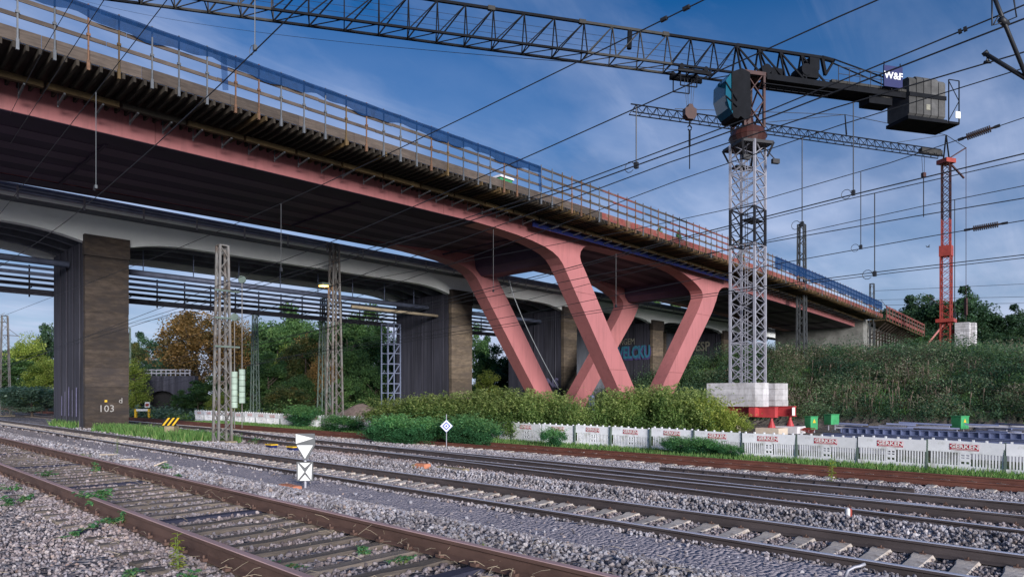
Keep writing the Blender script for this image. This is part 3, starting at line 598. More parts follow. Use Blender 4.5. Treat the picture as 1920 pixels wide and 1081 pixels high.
def sofbeam(mb, u0, u1, v0, v1, lo, hi):
    us_ = [u0+(u1-u0)*i/56 for i in range(57)]; vs_ = []; fs = []
    for u in us_:
        z = soffit_z(u)+dz(u); vs_ += [(u, v0, z+lo), (u, v1, z+lo), (u, v1, z+hi), (u, v0, z+hi)]
    for i in range(56):
        for j in range(4): fs.append((i*4+j, i*4+(j+1) % 4, (i+1)*4+(j+1) % 4, (i+1)*4+j))
    fs += [(0, 1, 2, 3), tuple(56*4+j for j in range(4))]; return mb.add(vs_, fs)
mb = MB(); sofbeam(mb, -9, 103, V2+1.2, V3-.04, .0, .05); mb.build('soffit_plate', 'maroonshade', rb)
mb = MB(); sofbeam(mb, -9, 29, V2+.04, V2+1.25, -.06, -.045); mb.build('soffit_plate', 'maroonshade', rb)  # thin sheets darken the girder undersides, shade carried by their colour
mb = MB(); sofbeam(mb, 63.5, 103, V2+.04, V2+1.25, -.06, -.045); mb.build('soffit_plate', 'maroonshade', rb)
mb = MB(); sofbeam(mb, -9, 29, V3-1.3, V3-.02, -.08, -.05); mb.build('soffit_plate', 'maroonshade', rb)
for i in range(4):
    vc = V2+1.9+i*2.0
    mb = MB(); sofbeam(mb, -9, 103, vc, vc+.98, -.018, -.004); mb.build('floor_beam', 'maroonshade2', rb)
for i in range(9):                                    # transverse diaphragms, faint in the shade
    uu = -4+i*12.5
    if 36 < uu < 62: continue
    mb = MB(); mb.box(uu-.06, uu+.06, V2+1.27, V3-1.32, 10.80+dz(uu), 10.91+dz(uu)); mb.build('cross_rib', 'maroonshade', rb)
for i in range(0):                                    # long drain pipe hung in the shade
    mb = MB(); mb.tube([(u, V2+1.9+i*6.3, 11.0+dz(u)) for u in range(-8, 100, 4)], .09, 8); mb.build('drain_pipe', 'maroonshade', rb)
# overhang formwork sheet + joists
mb = MB(); ubeam(mb, -9, 104, V1+.02, V2-.06, 11.96, 11.99); mb.build('formwork_sheet', 'ply', rb)
mb = MB(); mb.box(0, .09, V1-.10, V2-.02, -.20, 0); jme = bpy.data.meshes.new('joist'); jme.from_pydata(mb.v, [], mb.f); jme.materials.append(M['joist'])
jme2 = jme.copy(); jme2.materials.clear(); jme2.materials.append(M['joist2'])
rl = wloc(rb); u = -2.0; cnt = 0
while u < 103 and cnt < 292:
    link('joist', jme2 if (u > 33 and random.random() < .6) or random.random() < .12 else jme, rb, Vector((u, 0, 11.95+dz(u)))-rl); u += 0.36; cnt += 1
# walers (yellow-brown beams below the joists) and hanger rods
u = -4
while u < 101:
    ln = 2.35; mb = MB(); ubeam(mb, u, u+ln, V1+2.05, V1+2.25, 11.50, 11.72)
    mb.build('waler', 'joist2' if random.random() < .75 else 'joist', rb)
    for q in (0.5, 1.75):
        h = MB(); h.bar((u+q, V1+2.9, 11.95+dz(u)), (u+q, V1+2.9, 11.22+dz(u)), .035); h.bar((u+q, V1+2.9, 11.3+dz(u)), (u+q, V1+1.9, 11.42+dz(u)), .06); h.build('hanger', 'steelpost', rb)
    u += ln+.12
mb = MB(); ubeam(mb, 33, 62, V1+2.6, V1+2.68, 11.2, 11.7); mb.build('edge_form', 'navy', rb)
# railing: posts, planks, toe boards, net
u = 1.1-6; i = 0
while u < 103:
    d = dz(u); silver = (i*7 % 5) in (0, 1, 3); tall = 14.02 if u < 30 else 14.10
    if u > 33: silver = (i*7 % 5) in (0,)
    mb = MB(); w_ = .05; yy = V1-.09
    mb.bar((u, yy, 11.72+d), (u, yy, tall+d), w_, w_); mb.box(u-.045, u+.045, yy-.035, yy+.06, 11.70+d, 12.05+d); mb.box(u-.06, u+.06, yy-.05, yy+.04, 12.9+d, 12.98+d)
    mb.build('railing_post', 'steelpost' if silver else ('rustpost' if i % 3 else 'joist2'), rb); u += random.uniform(.95, 1.15); i += 1
for (zl, h) in ((13.92, .13), (13.40, .14), (12.84, .14)):
    u = -8
    while u < 101:
        ln = random.uniform(3.4, 4.2); mb = MB(); jj = random.uniform(-.02, .02); u1 = min(u+ln, 103.4)
        ubeam(mb, u, u1, V1-.06, V1-.02, zl-h/2+jj, zl+h/2+jj)
        red = (u > 36 and random.random() < .45)
        mb.build('plank', 'woodred' if red else 'wood', rb); u += ln+.02
u = -8
while u < 102:
    ln = random.uniform(2.8, 3.9); u1 = min(u+ln, 103.4); mb = MB(); ubeam(mb, u, u1, V1-.04, V1, 11.985, 12.43)
    mb.build('toe_board', 'woodred' if u > 34 else 'wood', rb); u += ln+.015
if True:
    mb = MB(); ubeam(mb, 32, 103, V1+.35, V1+.45, 12.2, 12.62); mb.build('kerb_upstand', 'pink', rb)
rail_back = MB()
for zl in (13.9, 13.35, 12.8): ubeam(rail_back, -8, 103, V3+2.2, V3+2.24, zl-.07, zl+.07)
for i in range(70): uu = -8+i*1.6; rail_back.bar((uu, V3+2.2, 12.1+dz(uu)), (uu, V3+2.2, 14.0+dz(uu)), .05)
rail_back.build('far_railing', 'wood', rb)
mb = MB(); ubeam(mb, -9, 103, V3+.05, V3+2.4, 11.98, 12.2); mb.build('far_overhang', 'maroonshade', rb)
def net(u0, u1, z0, z1, col='net'):
    n = int((u1-u0)/.25)+1; vs_ = []; fs = []
    for i in range(n+1):
        u = u0+(u1-u0)*i/n; d = dz(u); ph = math.sin(u*5.1+math.sin(u*1.7)*2)*.04+.02*math.sin(u*13)
        for j, z in enumerate((z0+.09*math.sin(u*1.3)+.05*math.sin(u*4.1+1), (z0+z1)/2, z1-.02*abs(math.sin(u*1.55)))): vs_.append((u, V1-.14+ph*(1-j/2), z+d))
    for i in range(n):
        for j in range(2): fs.append((i*3+j, (i+1)*3+j, (i+1)*3+j+1, i*3+j+1))
    mb = MB(); mb.add(vs_, fs); o = mb.build('debris_net', col, rb); sol = o.modifiers.new('thickness', 'SOLIDIFY'); sol.thickness = .006; return o
u = -6.0
while u < 30.5: net(u, min(u+4.1, 30.7), 13.46, 13.99); u += 4.1
u = 66
while u < 100: net(u, u+4.6, 12.9, 13.99); u += 4.6
mb = MB()
for a in (11.2, 30.4):                                  # folded hanging ends of the net
    mb.add([(a, V1-.16, 13.95+dz(a)), (a+.28, V1-.13, 13.95+dz(a)), (a+.34, V1-.16, 12.5+dz(a)), (a+.12, V1-.12, 12.45+dz(a))], [(0, 1, 2, 3)])
mb.build('hanging_net', 'net', rb)
# site hut / green toilet cabin on the deck
g = at(941, 331, 1); uu = 26.9
cb = thing('site_cabin', 'small green cabin standing on the bridge deck behind the railing', 'cabin', (u_of(941, 30), 30, 12.2))
mb = MB(); c0 = wloc(cb); mb.box(c0.x-.55, c0.x+.55, 29.6, 30.7, 12.25, 13.75); mb.build('cabin_wall', 'green', cb)
mb = MB(); mb.cbox(c0.x-.62, c0.x+.62, 29.5, 30.8, 13.75, 13.9); mb.build('cabin_roof', 'whiterail', cb)
# abutment at the far end
ab = thing('bridge_abutment', 'pale concrete abutment wall with formwork struts and railing at the far bridge end', 'abutment', (108, 30, 4))
mb = MB(); mb.box(103.2, 105.5, 29.4, 42, 4, 12.0+dz(104)); mb.build('bearing_wall', 'oldconc', ab)
ua = 105.6
mb = MB(); mb.add([(105.6, 30.0, 4), (128, 30.0, 5), (128, 41, 5), (105.6, 41, 4), (105.6, 30.0, 10.3), (128, 30.0, 9.6), (128, 41, 9.6), (105.6, 41, 10.3)], [(3, 2, 1, 0), (4, 5, 6, 7), (0, 1, 5, 4), (1, 2, 6, 5), (2, 3, 7, 6), (3, 0, 4, 7)]); mb.build('retaining_wall', 'oldconc', ab)
for i in range(14):
    uu = 106.6+i*1.55; mb = MB(); mb.bar((uu, 29.85, 6.0), (uu, 29.85, 9.6), .16); mb.bar((uu, 29.9, 8.2), (uu, 27.4, 10.4-.03*i), .14); mb.build('strut', 'ply', ab)
mb = MB(); mb.add([(105, 27.0, 10.60), (127, 27.0, 9.65), (127, 30, 9.65), (105, 30, 10.60), (105, 27.0, 10.75), (127, 27.0, 9.8), (127, 30, 9.8), (105, 30, 10.75)], [(3, 2, 1, 0), (4, 5, 6, 7), (0, 1, 5, 4), (1, 2, 6, 5), (2, 3, 7, 6), (3, 0, 4, 7)]); mb.build('platform', 'joist2', ab)
for i in range(3):
    mb = MB(); h = .55+i*.62; mb.bar((105, 26.95, 10.75+h), (127, 26.95, 9.8+h), .06, .22 if i else .45); mb.build('plank', 'woodred' if i != 1 else 'wood', ab)
for i in range(15):
    t = i/14; mb = MB(); mb.bar((105+22*t, 26.9, 10.6-.95*t), (105+22*t, 26.9, 12.7-.95*t), .09); mb.build('railing_post', 'woodred', ab)

# ------------------------------------------------------------------ old grey bridge
gb = thing('grey_bridge', 'older pale grey concrete bridge with haunched girders running behind the red one', 'bridge', (40, 50, -2.2))
PIERS = [(10.95, 13.15, 52.4), (39.17, 41.56, 53.0), (54.9, 57.0, 53.0), (72.4, 74.8, 53.0), (91.6, 93.8, 56.0), (-17.5, -15.3, 53)]
def gdrop(u):
    d = 1e9
    for (a, b, _) in PIERS: d = min(d, max(a-u, u-b, 0))
    return 9.50-0.55*max(0, 1-d/4.2)**2.4
for (v0, v1) in ((45.05, 45.6), (53.2, 53.8)):
    pts = [(u, 10.60) for u in np.linspace(118, -18, 30)]+[(u, gdrop(u)) for u in np.arange(-18, 118.1, .5)]
    mb = MB(); mb.poly(pts, 'y', v0, v1); mb.build('girder', 'conc', gb)
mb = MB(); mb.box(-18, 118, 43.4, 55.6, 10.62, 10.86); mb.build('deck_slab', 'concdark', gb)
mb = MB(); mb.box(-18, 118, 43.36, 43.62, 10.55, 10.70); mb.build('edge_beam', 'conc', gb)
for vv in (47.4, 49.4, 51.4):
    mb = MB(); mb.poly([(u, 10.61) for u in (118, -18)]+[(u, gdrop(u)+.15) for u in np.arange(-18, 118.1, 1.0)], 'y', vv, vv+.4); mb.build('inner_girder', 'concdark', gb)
for (r_, z_, m_) in ((.10, 10.98, 'pipe'), (.085, 10.80, 'pipe'), (.05, 10.66, 'galv')):
    mb = MB(); mb.tube([(-18, 43.2, z_), (118, 43.2, z_)], r_, 8); mb.build('edge_pipe', m_, gb, smooth=True)
mb = MB(); mb.box(-18, 118, 43.45, 43.75, 11.02, 11.22); mb.build('guard_band', 'whiterail', gb)
mb = MB(); mb.box(-18, 118, 43.6, 43.66, 10.86, 11.02); mb.build('guard_web', 'concdark', gb)
for i in range(44):
    uu = -17+i*3.05; mb = MB(); mb.bar((uu, 43.1, 10.35), (uu, 43.1, 11.1), .05, .09); mb.tube([(uu, 43.05, 10.33), (uu, 43.05, 10.40)], .05, 6); mb.build('pipe_bracket', 'galv', gb)
for n_, (a, b, ve) in enumerate(PIERS):
    if a < 0: continue
    base = gz((a+b)/2, 48)-.4
    if n_ >= 3: base = 0
    pr = thing('bridge_pier', ['dark sooty concrete pier with brown banded front and chalk number beside the left trees', 'dark concrete pier with sandy front behind the shrubs left of the coral legs',
        'shaded concrete pier seen between the left and middle coral legs', 'shaded pier with pale edge and bright spray lettering beyond the middle legs', 'last shaded pier just left of the crane tower'][n_], 'bridge pier', ((a+b)/2, 49, base))
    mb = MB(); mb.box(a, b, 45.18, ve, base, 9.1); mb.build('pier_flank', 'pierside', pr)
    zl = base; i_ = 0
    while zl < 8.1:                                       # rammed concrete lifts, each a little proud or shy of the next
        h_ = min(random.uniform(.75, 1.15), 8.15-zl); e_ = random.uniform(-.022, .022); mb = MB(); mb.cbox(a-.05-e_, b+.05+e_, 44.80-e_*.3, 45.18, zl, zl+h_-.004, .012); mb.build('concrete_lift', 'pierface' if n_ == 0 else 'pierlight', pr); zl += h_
    mb = MB(); mb.box(a-.10, b+.10, 44.72, 45.18, 8.16, 9.38); mb.build('pier_head', 'pierface', pr)
    for i in range(4):     # vertical ducts on the flank
        vv = 46.0+i*1.5; mb = MB(); mb.tube([(a-.04, vv, base), (a-.04, vv, 9.0)], .025 if i % 2 else .04, 8); mb.build('duct', 'pierside', pr)
    PIER0 = pr if n_ == 0 else PIER0
    if n_ == 3: PIER3 = pr
    if n_ == 4: PIER4 = pr
    if n_ == 2: PIER2 = pr
def text_obj(s, size, m, parent, loc, rot, ext=0.004, name='lettering', bold=0.0, shear=0, sx=1.0, spacing=1.0):
    cu = bpy.data.curves.new('t', 'FONT'); cu.body = s; cu.size = size; cu.extrude = ext; cu.align_x = 'CENTER'; cu.align_y = 'CENTER'; cu.offset = bold; cu.shear = shear; cu.resolution_u = 2; cu.space_character = spacing
    o = bpy.data.objects.new('t', cu); C.objects.link(o); bpy.context.view_layer.update()
    me = bpy.data.meshes.new_from_object(o.evaluated_get(bpy.context.evaluated_depsgraph_get())); bpy.data.objects.remove(o)
    me.materials.clear(); me.materials.append(M[m]); me.transform(Matrix.Diagonal((sx, 1, 1, 1)))
    return link(name, me, parent, Vector(loc)-wloc(parent), rot)
RF = (math.radians(90), 0, 0)                              # text on faces looking towards -v
RL = (math.radians(90), 0, math.radians(-90))              # text on faces looking towards -u
text_obj('103', .58, 'chalk', PIER0, (12.0, 44.785, -.82), RF, name='chalk_number')
text_obj('d', .45, 'chalk', PIER0, (12.75, 44.785, -.35), RF, name='chalk_mark')
mb = MB()
for i in range(5): mb.box(10.875, 10.885, 46.6+i*.85+random.uniform(-.1, .1), 46.72+i*.85, -1.3, .4+random.uniform(-.8, .3))
mb.build('paint_streaks', 'gwhite', PIER0)
mb = MB(); mb.box(11.90, 12.03, 44.78, 44.79, -.42, -.30); mb.build('yellow_marker', 'yellow', PIER0)
# shaded back wall with graffiti between the last piers
bw = thing('abutment_wall', 'dark abutment wall under the old bridge behind the last piers', 'wall', (85, 52, 0))
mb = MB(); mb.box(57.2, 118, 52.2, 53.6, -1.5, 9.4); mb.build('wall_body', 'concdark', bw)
for i in range(4):
    uu = 64+i*11.5; mb = MB(); mb.box(uu, uu+.6, 51.9, 52.2, -1.5, 9.4); mb.build('wall_rib', 'pierlight' if i else 'concdark', bw)
def wall_at(px, py, v=52.16):
    u = u_of(px, v); return (u, v, (740-py)/F*depth(u, v))
def flank_at(px, py, u): v = v_of(px, u); return Vector((u, v, (740-py)/F*depth(u, v)))
text_obj('VELCKU', 2.15, 'gteal', PIER3, flank_at(1188, 661, 72.33), RL, .01, 'spray_lettering', .07, sx=.62)
text_obj('VELCKU', 2.15, 'gviolet', PIER3, flank_at(1188, 661, 72.36)+Vector((0, -.10, -.12)), RL, .01, 'spray_shadow', .16, sx=.62)
text_obj('DRGEM', 1.1, 'gyellow', PIER3, flank_at(1172, 641, 72.34), RL, .01, 'spray_lettering', .0, sx=.8)
text_obj('OB', 1.9, 'gyellow', PIER4, flank_at(1243, 648, 91.53), RL, .01, 'spray_lettering', .05, sx=.9)
text_obj('BESP', 1.9, 'gyellow', PIER4, flank_at(1312, 650, 91.53), RL, .01, 'spray_lettering', .04, sx=.85)
text_obj('UNS', 1.3, 'gwhite', PIER2, flank_at(1030, 718, 54.82), RL, .01, 'spray_lettering', .05, sx=1.0)
# service pipe rack below the old bridge
pk = thing('pipe_rack', 'rack of dark blue grey service pipes slung between the piers of the old bridge', 'pipe rack', (25, 55, 6))
for k_, (vv, z_, r_, m_) in enumerate(((48.0, 8.0, .20, 'pipe'), (54.2, 8.55, .10, 'pipe'), (54.2, 8.15, .12, 'pipe'), (54.0, 7.75, .09, 'pierside'), (54.2, 7.4, .12, 'pierside'), (54.4, 7.0, .14, 'pierside'), (54.0, 6.75, .07, 'pierside'), (46.6, 7.15, .13, 'stalk'))):
    rng_ = [(-18, 10.8), (13.3, 39.0), (41.7, 54.7)] if vv < 52.9 else [(-18, 56)]
    for (a, b) in rng_:
        if m_ == 'stalk' and a != 13.3: continue
        if m_ == 'stalk': a = 30
        mb = MB(); mb.tube([(a, vv, z_), (b, vv, z_)], r_, 8); mb.build('pipe', m_, pk, smooth=True)
for i in range(34):
    uu = -14+i*2.0; mb = MB(); mb.bar((uu, 54.5, 6.6), (uu, 54.5, 8.75), .08); mb.bar((uu, 53.8, 7.2), (uu, 54.7, 7.2), .06); mb.build('rack_frame', 'pierside', pk)
for i in range(8):
    uu = 15+i*3.2; mb = MB(); mb.bar((uu, 48.0, 8.1), (uu, 48.0, 9.9), .05); mb.build('hanger', 'pipe', pk)

# ------------------------------------------------------------------ lattice helpers
def lattice(mb, x, y, z0, z1, s0, s1, n, leg=.09, br=.05, zig=False, faces=(0, 1, 2, 3)):
    """four-legged lattice; square of side s0 at z0 to s1 at z1, centre (x, y)"""
    def c(i, t):
        s = (s0+(s1-s0)*t)/2; sx, sy = ((-1, -1), (1, -1), (1, 1), (-1, 1))[i]
        return Vector((x+sx*s, y+sy*s, z0+(z1-z0)*t))
    for i in range(4): mb.bar(c(i, 0), c(i, 1), leg)
    for k in range(n):
        for i in faces:
            j = (i+1) % 4; t0, t1 = k/n, (k+1)/n
            if zig:
                if k % 2: mb.bar(c(i, t0), c(j, t1), br, br*.5)
                else: mb.bar(c(j, t0), c(i, t1), br, br*.5)
            else:
                mb.bar(c(i, t0), c(j, t1), br, br*.6); mb.bar(c(j, t0), c(i, t1), br, br*.6)
# ------------------------------------------------------------------ tower crane 1
CX, CY = at(1402, 740, 46)[:2]
zb = gz(CX, CY)
cr = thing('tower_crane', 'large tower crane with grey lattice tower, dark jib and concrete counterweights', 'crane', (CX, CY, zb))
S = 1.72
# base: pads, jack feet, red cross frame
fr = MB()
for s_ in (-1, 1):
    fr.box(CX+s_*1.55-.22, CX+s_*1.55+.22, CY-2.6, CY+2.6, -1.42, -.78); fr.box(CX-2.4, CX+2.4, CY+s_*1.35-.2, CY+s_*1.35+.2, -1.40, -.80)
    fr.box(CX+s_*1.55-.28, CX+s_*1.55+.28, CY-2.63, CY+2.63, -.80, -.76); fr.box(CX+s_*1.55-.28, CX+s_*1.55+.28, CY-2.63, CY+2.63, -1.45, -1.41)
fr.build('base_frame', 'basered', cr)
for sx in (-1, 1):
    for sy in (-1, 1):
        x, y = CX+sx*1.55, CY+sy*2.3
        mb = MB(); mb.tube([(x, y, -1.45), (x, y, -1.75)], .09, 10); mb.tube([(x, y, -1.68), (x, y, -2.12)], .10, 12, r2=.26); mb.build('jack_foot', 'basered', cr)
        mb = MB(); mb.cbox(x-.75, x+.75, y-.75, y+.75, zb-.1, -2.12, .03); mb.build('footing_block', 'slab2' if sx*sy > 0 else 'slab', cr)
for sx in (-1, 1):
    for k in range(4):
        z = -.76+k*.392; mb = MB(); x = CX+sx*1.62; o = random.uniform(-.03, .03)
        mb.poly([(x-.62+o, CY-1.5), (x-.45+o, CY-1.95), (x+.45+o, CY-1.95), (x+.62+o, CY-1.5), (x+.62+o, CY+1.9), (x-.62+o, CY+1.9)], 'z', z+.006, z+.386); mb.build('ballast_slab', 'slab', cr)
mb = MB(); mb.box(CX+1.0, CX+1.45, CY-2.66, CY-2.64, -1.38, -.84); mb.build('notice_board', 'signwhite', cr)
# mast sections
z = -.78; zi = 0
heights = [(-.78, 3.6, 'galv'), (3.6, 7.3, 'galv'), (7.3, 10.25, 'galv'), (10.25, 12.75, 'galvdark'), (12.75, 15.2, 'galv'), (15.2, 17.2, 'galv')]
for (a, b, m_) in heights:
    mb = MB(); lattice(mb, CX, CY, a, b, S, S, max(2, round((b-a)/.95)), .15, .075)
    for zz in (a+.02, b-.02):
        for i in range(4):
            p = [(-1, -1), (1, -1), (1, 1), (-1, 1)]; q = p[(i+1) % 4]; p = p[i]
            if m_ == 'galvdark' or zz == b-.02: mb.bar((CX+p[0]*S/2, CY+p[1]*S/2, zz), (CX+q[0]*S/2, CY+q[1]*S/2, zz), .07)
    mb.build('mast_section', m_, cr)
    mb = MB()                                     # ladder
    for s_ in (-.2, .2): mb.bar((CX+.35+s_, CY+.25, a), (CX+.35+s_, CY+.25, b), .035)
    n = int((b-a)/.3)
    for i in range(n): mb.bar((CX+.15, CY+.25, a+.15+i*.3), (CX+.55, CY+.25, a+.15+i*.3), .025)
    mb.build('ladder', 'galv' if m_ == 'galv' else 'galvdark', cr)
for zz in (6.1, 11.9):
    mb = MB(); mb.box(CX-.8, CX+.8, CY-.8, CY+.1, zz, zz+.06); mb.build('landing', 'galvdark', cr)
# slewing part
AZ = math.atan2(-.5265, .8495); T = Matrix.Translation((CX, CY, 0)) @ Matrix.Rotation(AZ, 4, 'Z')
def TB(): return MB(T)
mb = TB()
mb.tube([(0, 0, 17.2), (0, 0, 17.7)], 1.05, 20, r2=1.25); mb.tube([(0, 0, 17.7), (0, 0, 18.2)], 1.28, 20, r2=1.05)
mb.build('slewing_ring', 'cranered', cr)
mb = TB(); mb.box(-1.2, 1.2, -1.2, 1.2, 17.0, 17.2)
for sx in (-1, 1):
    for sy in (-1, 1): mb.bar((sx*1.2, sy*1.2, 17.1), (sx*.9, sy*.9, 16.2), .12)
mb.build('ring_support', 'galvdark', cr)
mb = TB(); lattice(mb, 0, 0, 18.2, 21.9, 1.5, 1.5, 2, .16, .10); mb.box(-.85, .85, -.85, .85, 21.7, 21.95)
mb.tube([(0, 0, 18.2), (0, 0, 19.6)], .45, 12, r2=.3); mb.build('tower_head', 'cranered', cr)
mb = TB(); mb.box(-.2, 1.4, 1.0, 1.8, 16.1, 16.2); mb.bar((1.4, 1.0, 16.2), (1.4, 1.0, 17.2), .04); mb.bar((1.4, 1.8, 16.2), (1.4, 1.8, 17.2), .04); mb.bar((1.4, 1.0, 17.2), (1.4, 1.8, 17.2), .04); mb.build('service_platform', 'galvdark', cr)
for p in ((-1.0, -1.3), (1.4, -1.1)):
    mb = TB(); mb.box(p[0]-.26, p[0]+.26, p[1]-.12, p[1]+.12, 15.7, 16.0); mb.bar((p[0], p[1], 15.95), (p[0]*.6, p[1]*.6, 16.9), .06); mb.build('floodlight', 'galvdark', cr)
# cab (nose points along the jib, which is -x)
mb = TB()
cab = [(-.9, 18.6), (-1.0, 21.3), (-1.6, 21.5), (-2.3, 21.2), (-2.75, 20.6), (-2.78, 19.6), (-2.5, 18.8), (-2.2, 18.2), (-1.9, 18.15), (-1.7, 18.35), (-1.4, 18.15), (-1.1, 18.3)]
mb.poly(cab, 'y', -1.75, -.35); mb.build('cab_body', 'jibdark', cr)
mb = TB(); mb.poly([(-2.45, 21.05), (-2.82, 20.55), (-2.85, 19.6), (-2.58, 18.8), (-2.32, 18.42), (-2.35, 19.3), (-2.42, 20.6)], 'y', -1.80, -.30); mb.build('cab_glass', 'glass', cr)
mb = TB()
for p, q in (((-2.87, 20.4), (-2.0, 19.3)), ((-2.87, 19.5), (-2.0, 18.9)), ((-2.4, 21.15), (-2.4, 18.6))): mb.bar((p[0], -1.84, p[1]), (q[0], -1.84, q[1]), .06)
mb.build('cab_frame', 'jibdark', cr)
# jib (towards -x local) built in sections, triangular truss
ZB, ZT = 21.75, 24.0
def jib_sec(x0, x1, n, m_, zt0=None, zt1=None, chord=.13, br=.065, hw=.62, name='jib_section'):
    zt0 = zt0 or ZT; zt1 = zt1 or ZT; mb = TB()
    mb.bar((x0, 0, zt0), (x1, 0, zt1), chord*1.2)
    for s_ in (-1, 1): mb.bar((x0, s_*hw, ZB), (x1, s_*hw, ZB), chord)
    for k in range(n):
        a = x0+(x1-x0)*k/n; b = x0+(x1-x0)*(k+1)/n; za = zt0+(zt1-zt0)*k/n; zb_ = zt0+(zt1-zt0)*(k+1)/n
        for s_ in (-1, 1):
            mb.bar((a, s_*hw, ZB), (a, 0, za), br); mb.bar((b, s_*hw, ZB), (a, 0, za), br)
        mb.bar((a, -hw, ZB), (a, hw, ZB), br*.8); mb.bar((a, -hw, ZB), (b, hw, ZB), br*.7)
    return mb.build(name, m_, cr)
xs = [-.9, -6.1, -12.0, -18.0, -25.0, -31.0, -38.0, -46.0]
cols = ['jibdark', 'jibgrey', 'jibdark', 'jibdark', 'jibgrey', 'jibdark', 'jibgrey']
cols = ['jibdark', 'jibgrey', 'jibdark', 'jibdark', 'jibdark', 'jibgrey', 'jibdark']
for i in range(len(xs)-1):
    jib_sec(xs[i], xs[i+1], max(2, round(abs(xs[i+1]-xs[i])/2.0)), cols[i])
    if i: mb = TB(); mb.box(xs[i]-.35, xs[i]+.1, -.11, .11, ZT-.12, ZT+.14); mb.build('chord_joint', 'jibgrey', cr)
for i in range(3):
    mb = TB(); mb.tube([(-46, .1*i-.1, 23.2-.35*i), (-1, .1*i-.1, 23.25-.35*i)], .012, 5); mb.build('jib_rope', 'wire', cr)
# back part
jib_sec(-.9, 6.0, 4, 'jibdark', 24.0, 24.0, .16, .10, name='back_truss')
mb = TB(); mb.tube([(6.0, 0, 24.0), (7.0, 0, 23.9)], .16, 8); mb.bar((6.0, 0, 24), (6.3, 0, 22.8), .2); mb.bar((7.0, 0, 23.9), (6.3, 0, 22.8), .14); mb.build('back_anchor', 'jibdark', cr)
for s_ in (-.5, .5):
    mb = TB(); mb.tube([(6.9, s_*.4, 23.9), (15.0, s_, 22.2)], .05, 6); mb.build('tie_bar', 'jibdark', cr)
    mb = TB(); mb.box(1.0, 16.0, s_*1.3-.1, s_*1.3+.1, 21.55, 21.95); mb.build('back_beam', 'jibdark', cr)
    mb = TB(); mb.box(6.2, 15.9, s_*1.3-.13, s_*1.3+.13, 21.97, 22.15); mb.build('back_kerb', 'jibgrey', cr)
mb = TB(); mb.box(1.0, 10.5, -.55, .55, 21.65, 21.72); mb.build('walkway', 'jibdark', cr)
mb = TB()
for k in range(7):
    x = 6.6+k*.9
    for s_ in (-.95, .95): mb.bar((x, s_, 21.9), (x, s_, 23.0), .035)
for s_ in (-.95, .95):
    for zz in (22.5, 23.0): mb.bar((6.6, s_, zz), (12.0, s_, zz), .03)
mb.build('handrail', 'galvdark', cr)
mb = TB()
for s_ in (0, .22): mb.bar((.4, -.95, 20.95+s_*0), (6, -.95, 20.95), .04)
for k in range(10): mb.bar((.6+k*.6, -1.2, 21.0), (.6+k*.6, -.6, 21.0), .04)
mb.bar((.4, -1.2, 21.0), (6, -1.2, 21.0), .05); mb.bar((.4, -.6, 21.0), (6, -.6, 21.0), .05); mb.build('cable_tray', 'jibdark', cr)
mb = TB(); mb.box(4.0, 5.3, -.55, .55, 22.2, 22.9); mb.tube([(4.3, -.6, 22.7), (4.3, .6, 22.7)], .42, 14); mb.box(4.7, 5.5, -.4, .4, 22.9, 23.7); mb.build('hoist_winch', 'jibdark', cr)
mb = TB(); mb.box(1.6, 2.6, -.4, .4, 22.0, 22.6); mb.tube([(1.2, -.5, 22.4), (1.2, .5, 22.4)], .35, 12); mb.build('trolley_winch', 'jibdark', cr)
mb = TB(); mb.box(9.6, 11.6, -.5, .5, 21.0, 21.5); mb.build('rope_box', 'jibdark', cr)
mb = TB(); mb.box(10.3, 11.9, -1.12, -1.02, 22.0, 23.5); sg = mb.build('crane_sign', 'navy', cr)
tl = T @ Vector((11.1, -1.135, 22.78)); text_obj('W&F', .68, 'signwhite', cr, tl, (math.radians(90), 0, AZ), .006, 'sign_lettering', .014, sx=1.1)
mb = TB(); mb.bar((10.4, -1.0, 22), (10.4, -1.0, 23.8), .05); mb.bar((11.8, -1.0, 22), (11.8, -1.0, 23.8), .05); mb.build('sign_frame', 'jibdark', cr)
for k in range(5):
    mb = TB(); x = 12.6+k*.66; o = (.12 if k in (0, 4) else 0)
    mb.poly([(-1.0, 20.4), (-.8, 20.2), (.8, 20.2), (1.0, 20.4), (1.0, 22.95-o), (.85, 23.15-o), (-.85, 23.15-o), (-1.0, 22.95-o)], 'x', x, x+.60); mb.build('counterweight', 'cw', cr)
mb = TB(); mb.poly([(-1.02, 19.95), (1.02, 19.95), (1.02, 20.2), (-1.02, 20.2)], 'x', 12.5, 16.0); mb.box(12.6, 15.9, -1.05, -1.01, 21.6, 21.9); mb.build('weight_cradle', 'jibdark', cr)
mb = TB()
for s_ in (-1, 1):
    for x in (16.15, 17.1): mb.bar((x, s_, 20.0), (x, s_, 23.2), .06)
    mb.bar((16.15, s_, 23.2), (17.1, s_, 23.2), .05); mb.bar((16.15, s_, 20.0), (17.1, s_, 20.0), .08)
    mb.bar((16.15, s_, 20.2), (17.1, s_, 21.7), .04); mb.bar((17.1, s_, 21.7), (16.15, s_, 23.1), .04)
mb.box(15.9, 17.1, -1.0, 1.0, 19.95, 20.15); mb.build('end_cage', 'jibdark', cr)
mb = TB(); mb.box(16.7, 17.15, -1.08, -1.04, 20.4, 20.9); mb.build('end_plate', 'signwhite', cr)
mb = TB(); mb.box(14.1, 14.45, -1.03, -1.01, 20.75, 21.15); mb.build('weight_label', 'gyellow', cr)
mb = TB()
for s_ in (-.6, .6):
    mb.box(-5.6, -3.2, s_-.08, s_+.08, 21.35, 21.6)
    for x in (-5.4, -3.6): mb.tube([(x, s_-.1, 21.7), (x, s_+.1, 21.7)], .18, 10)
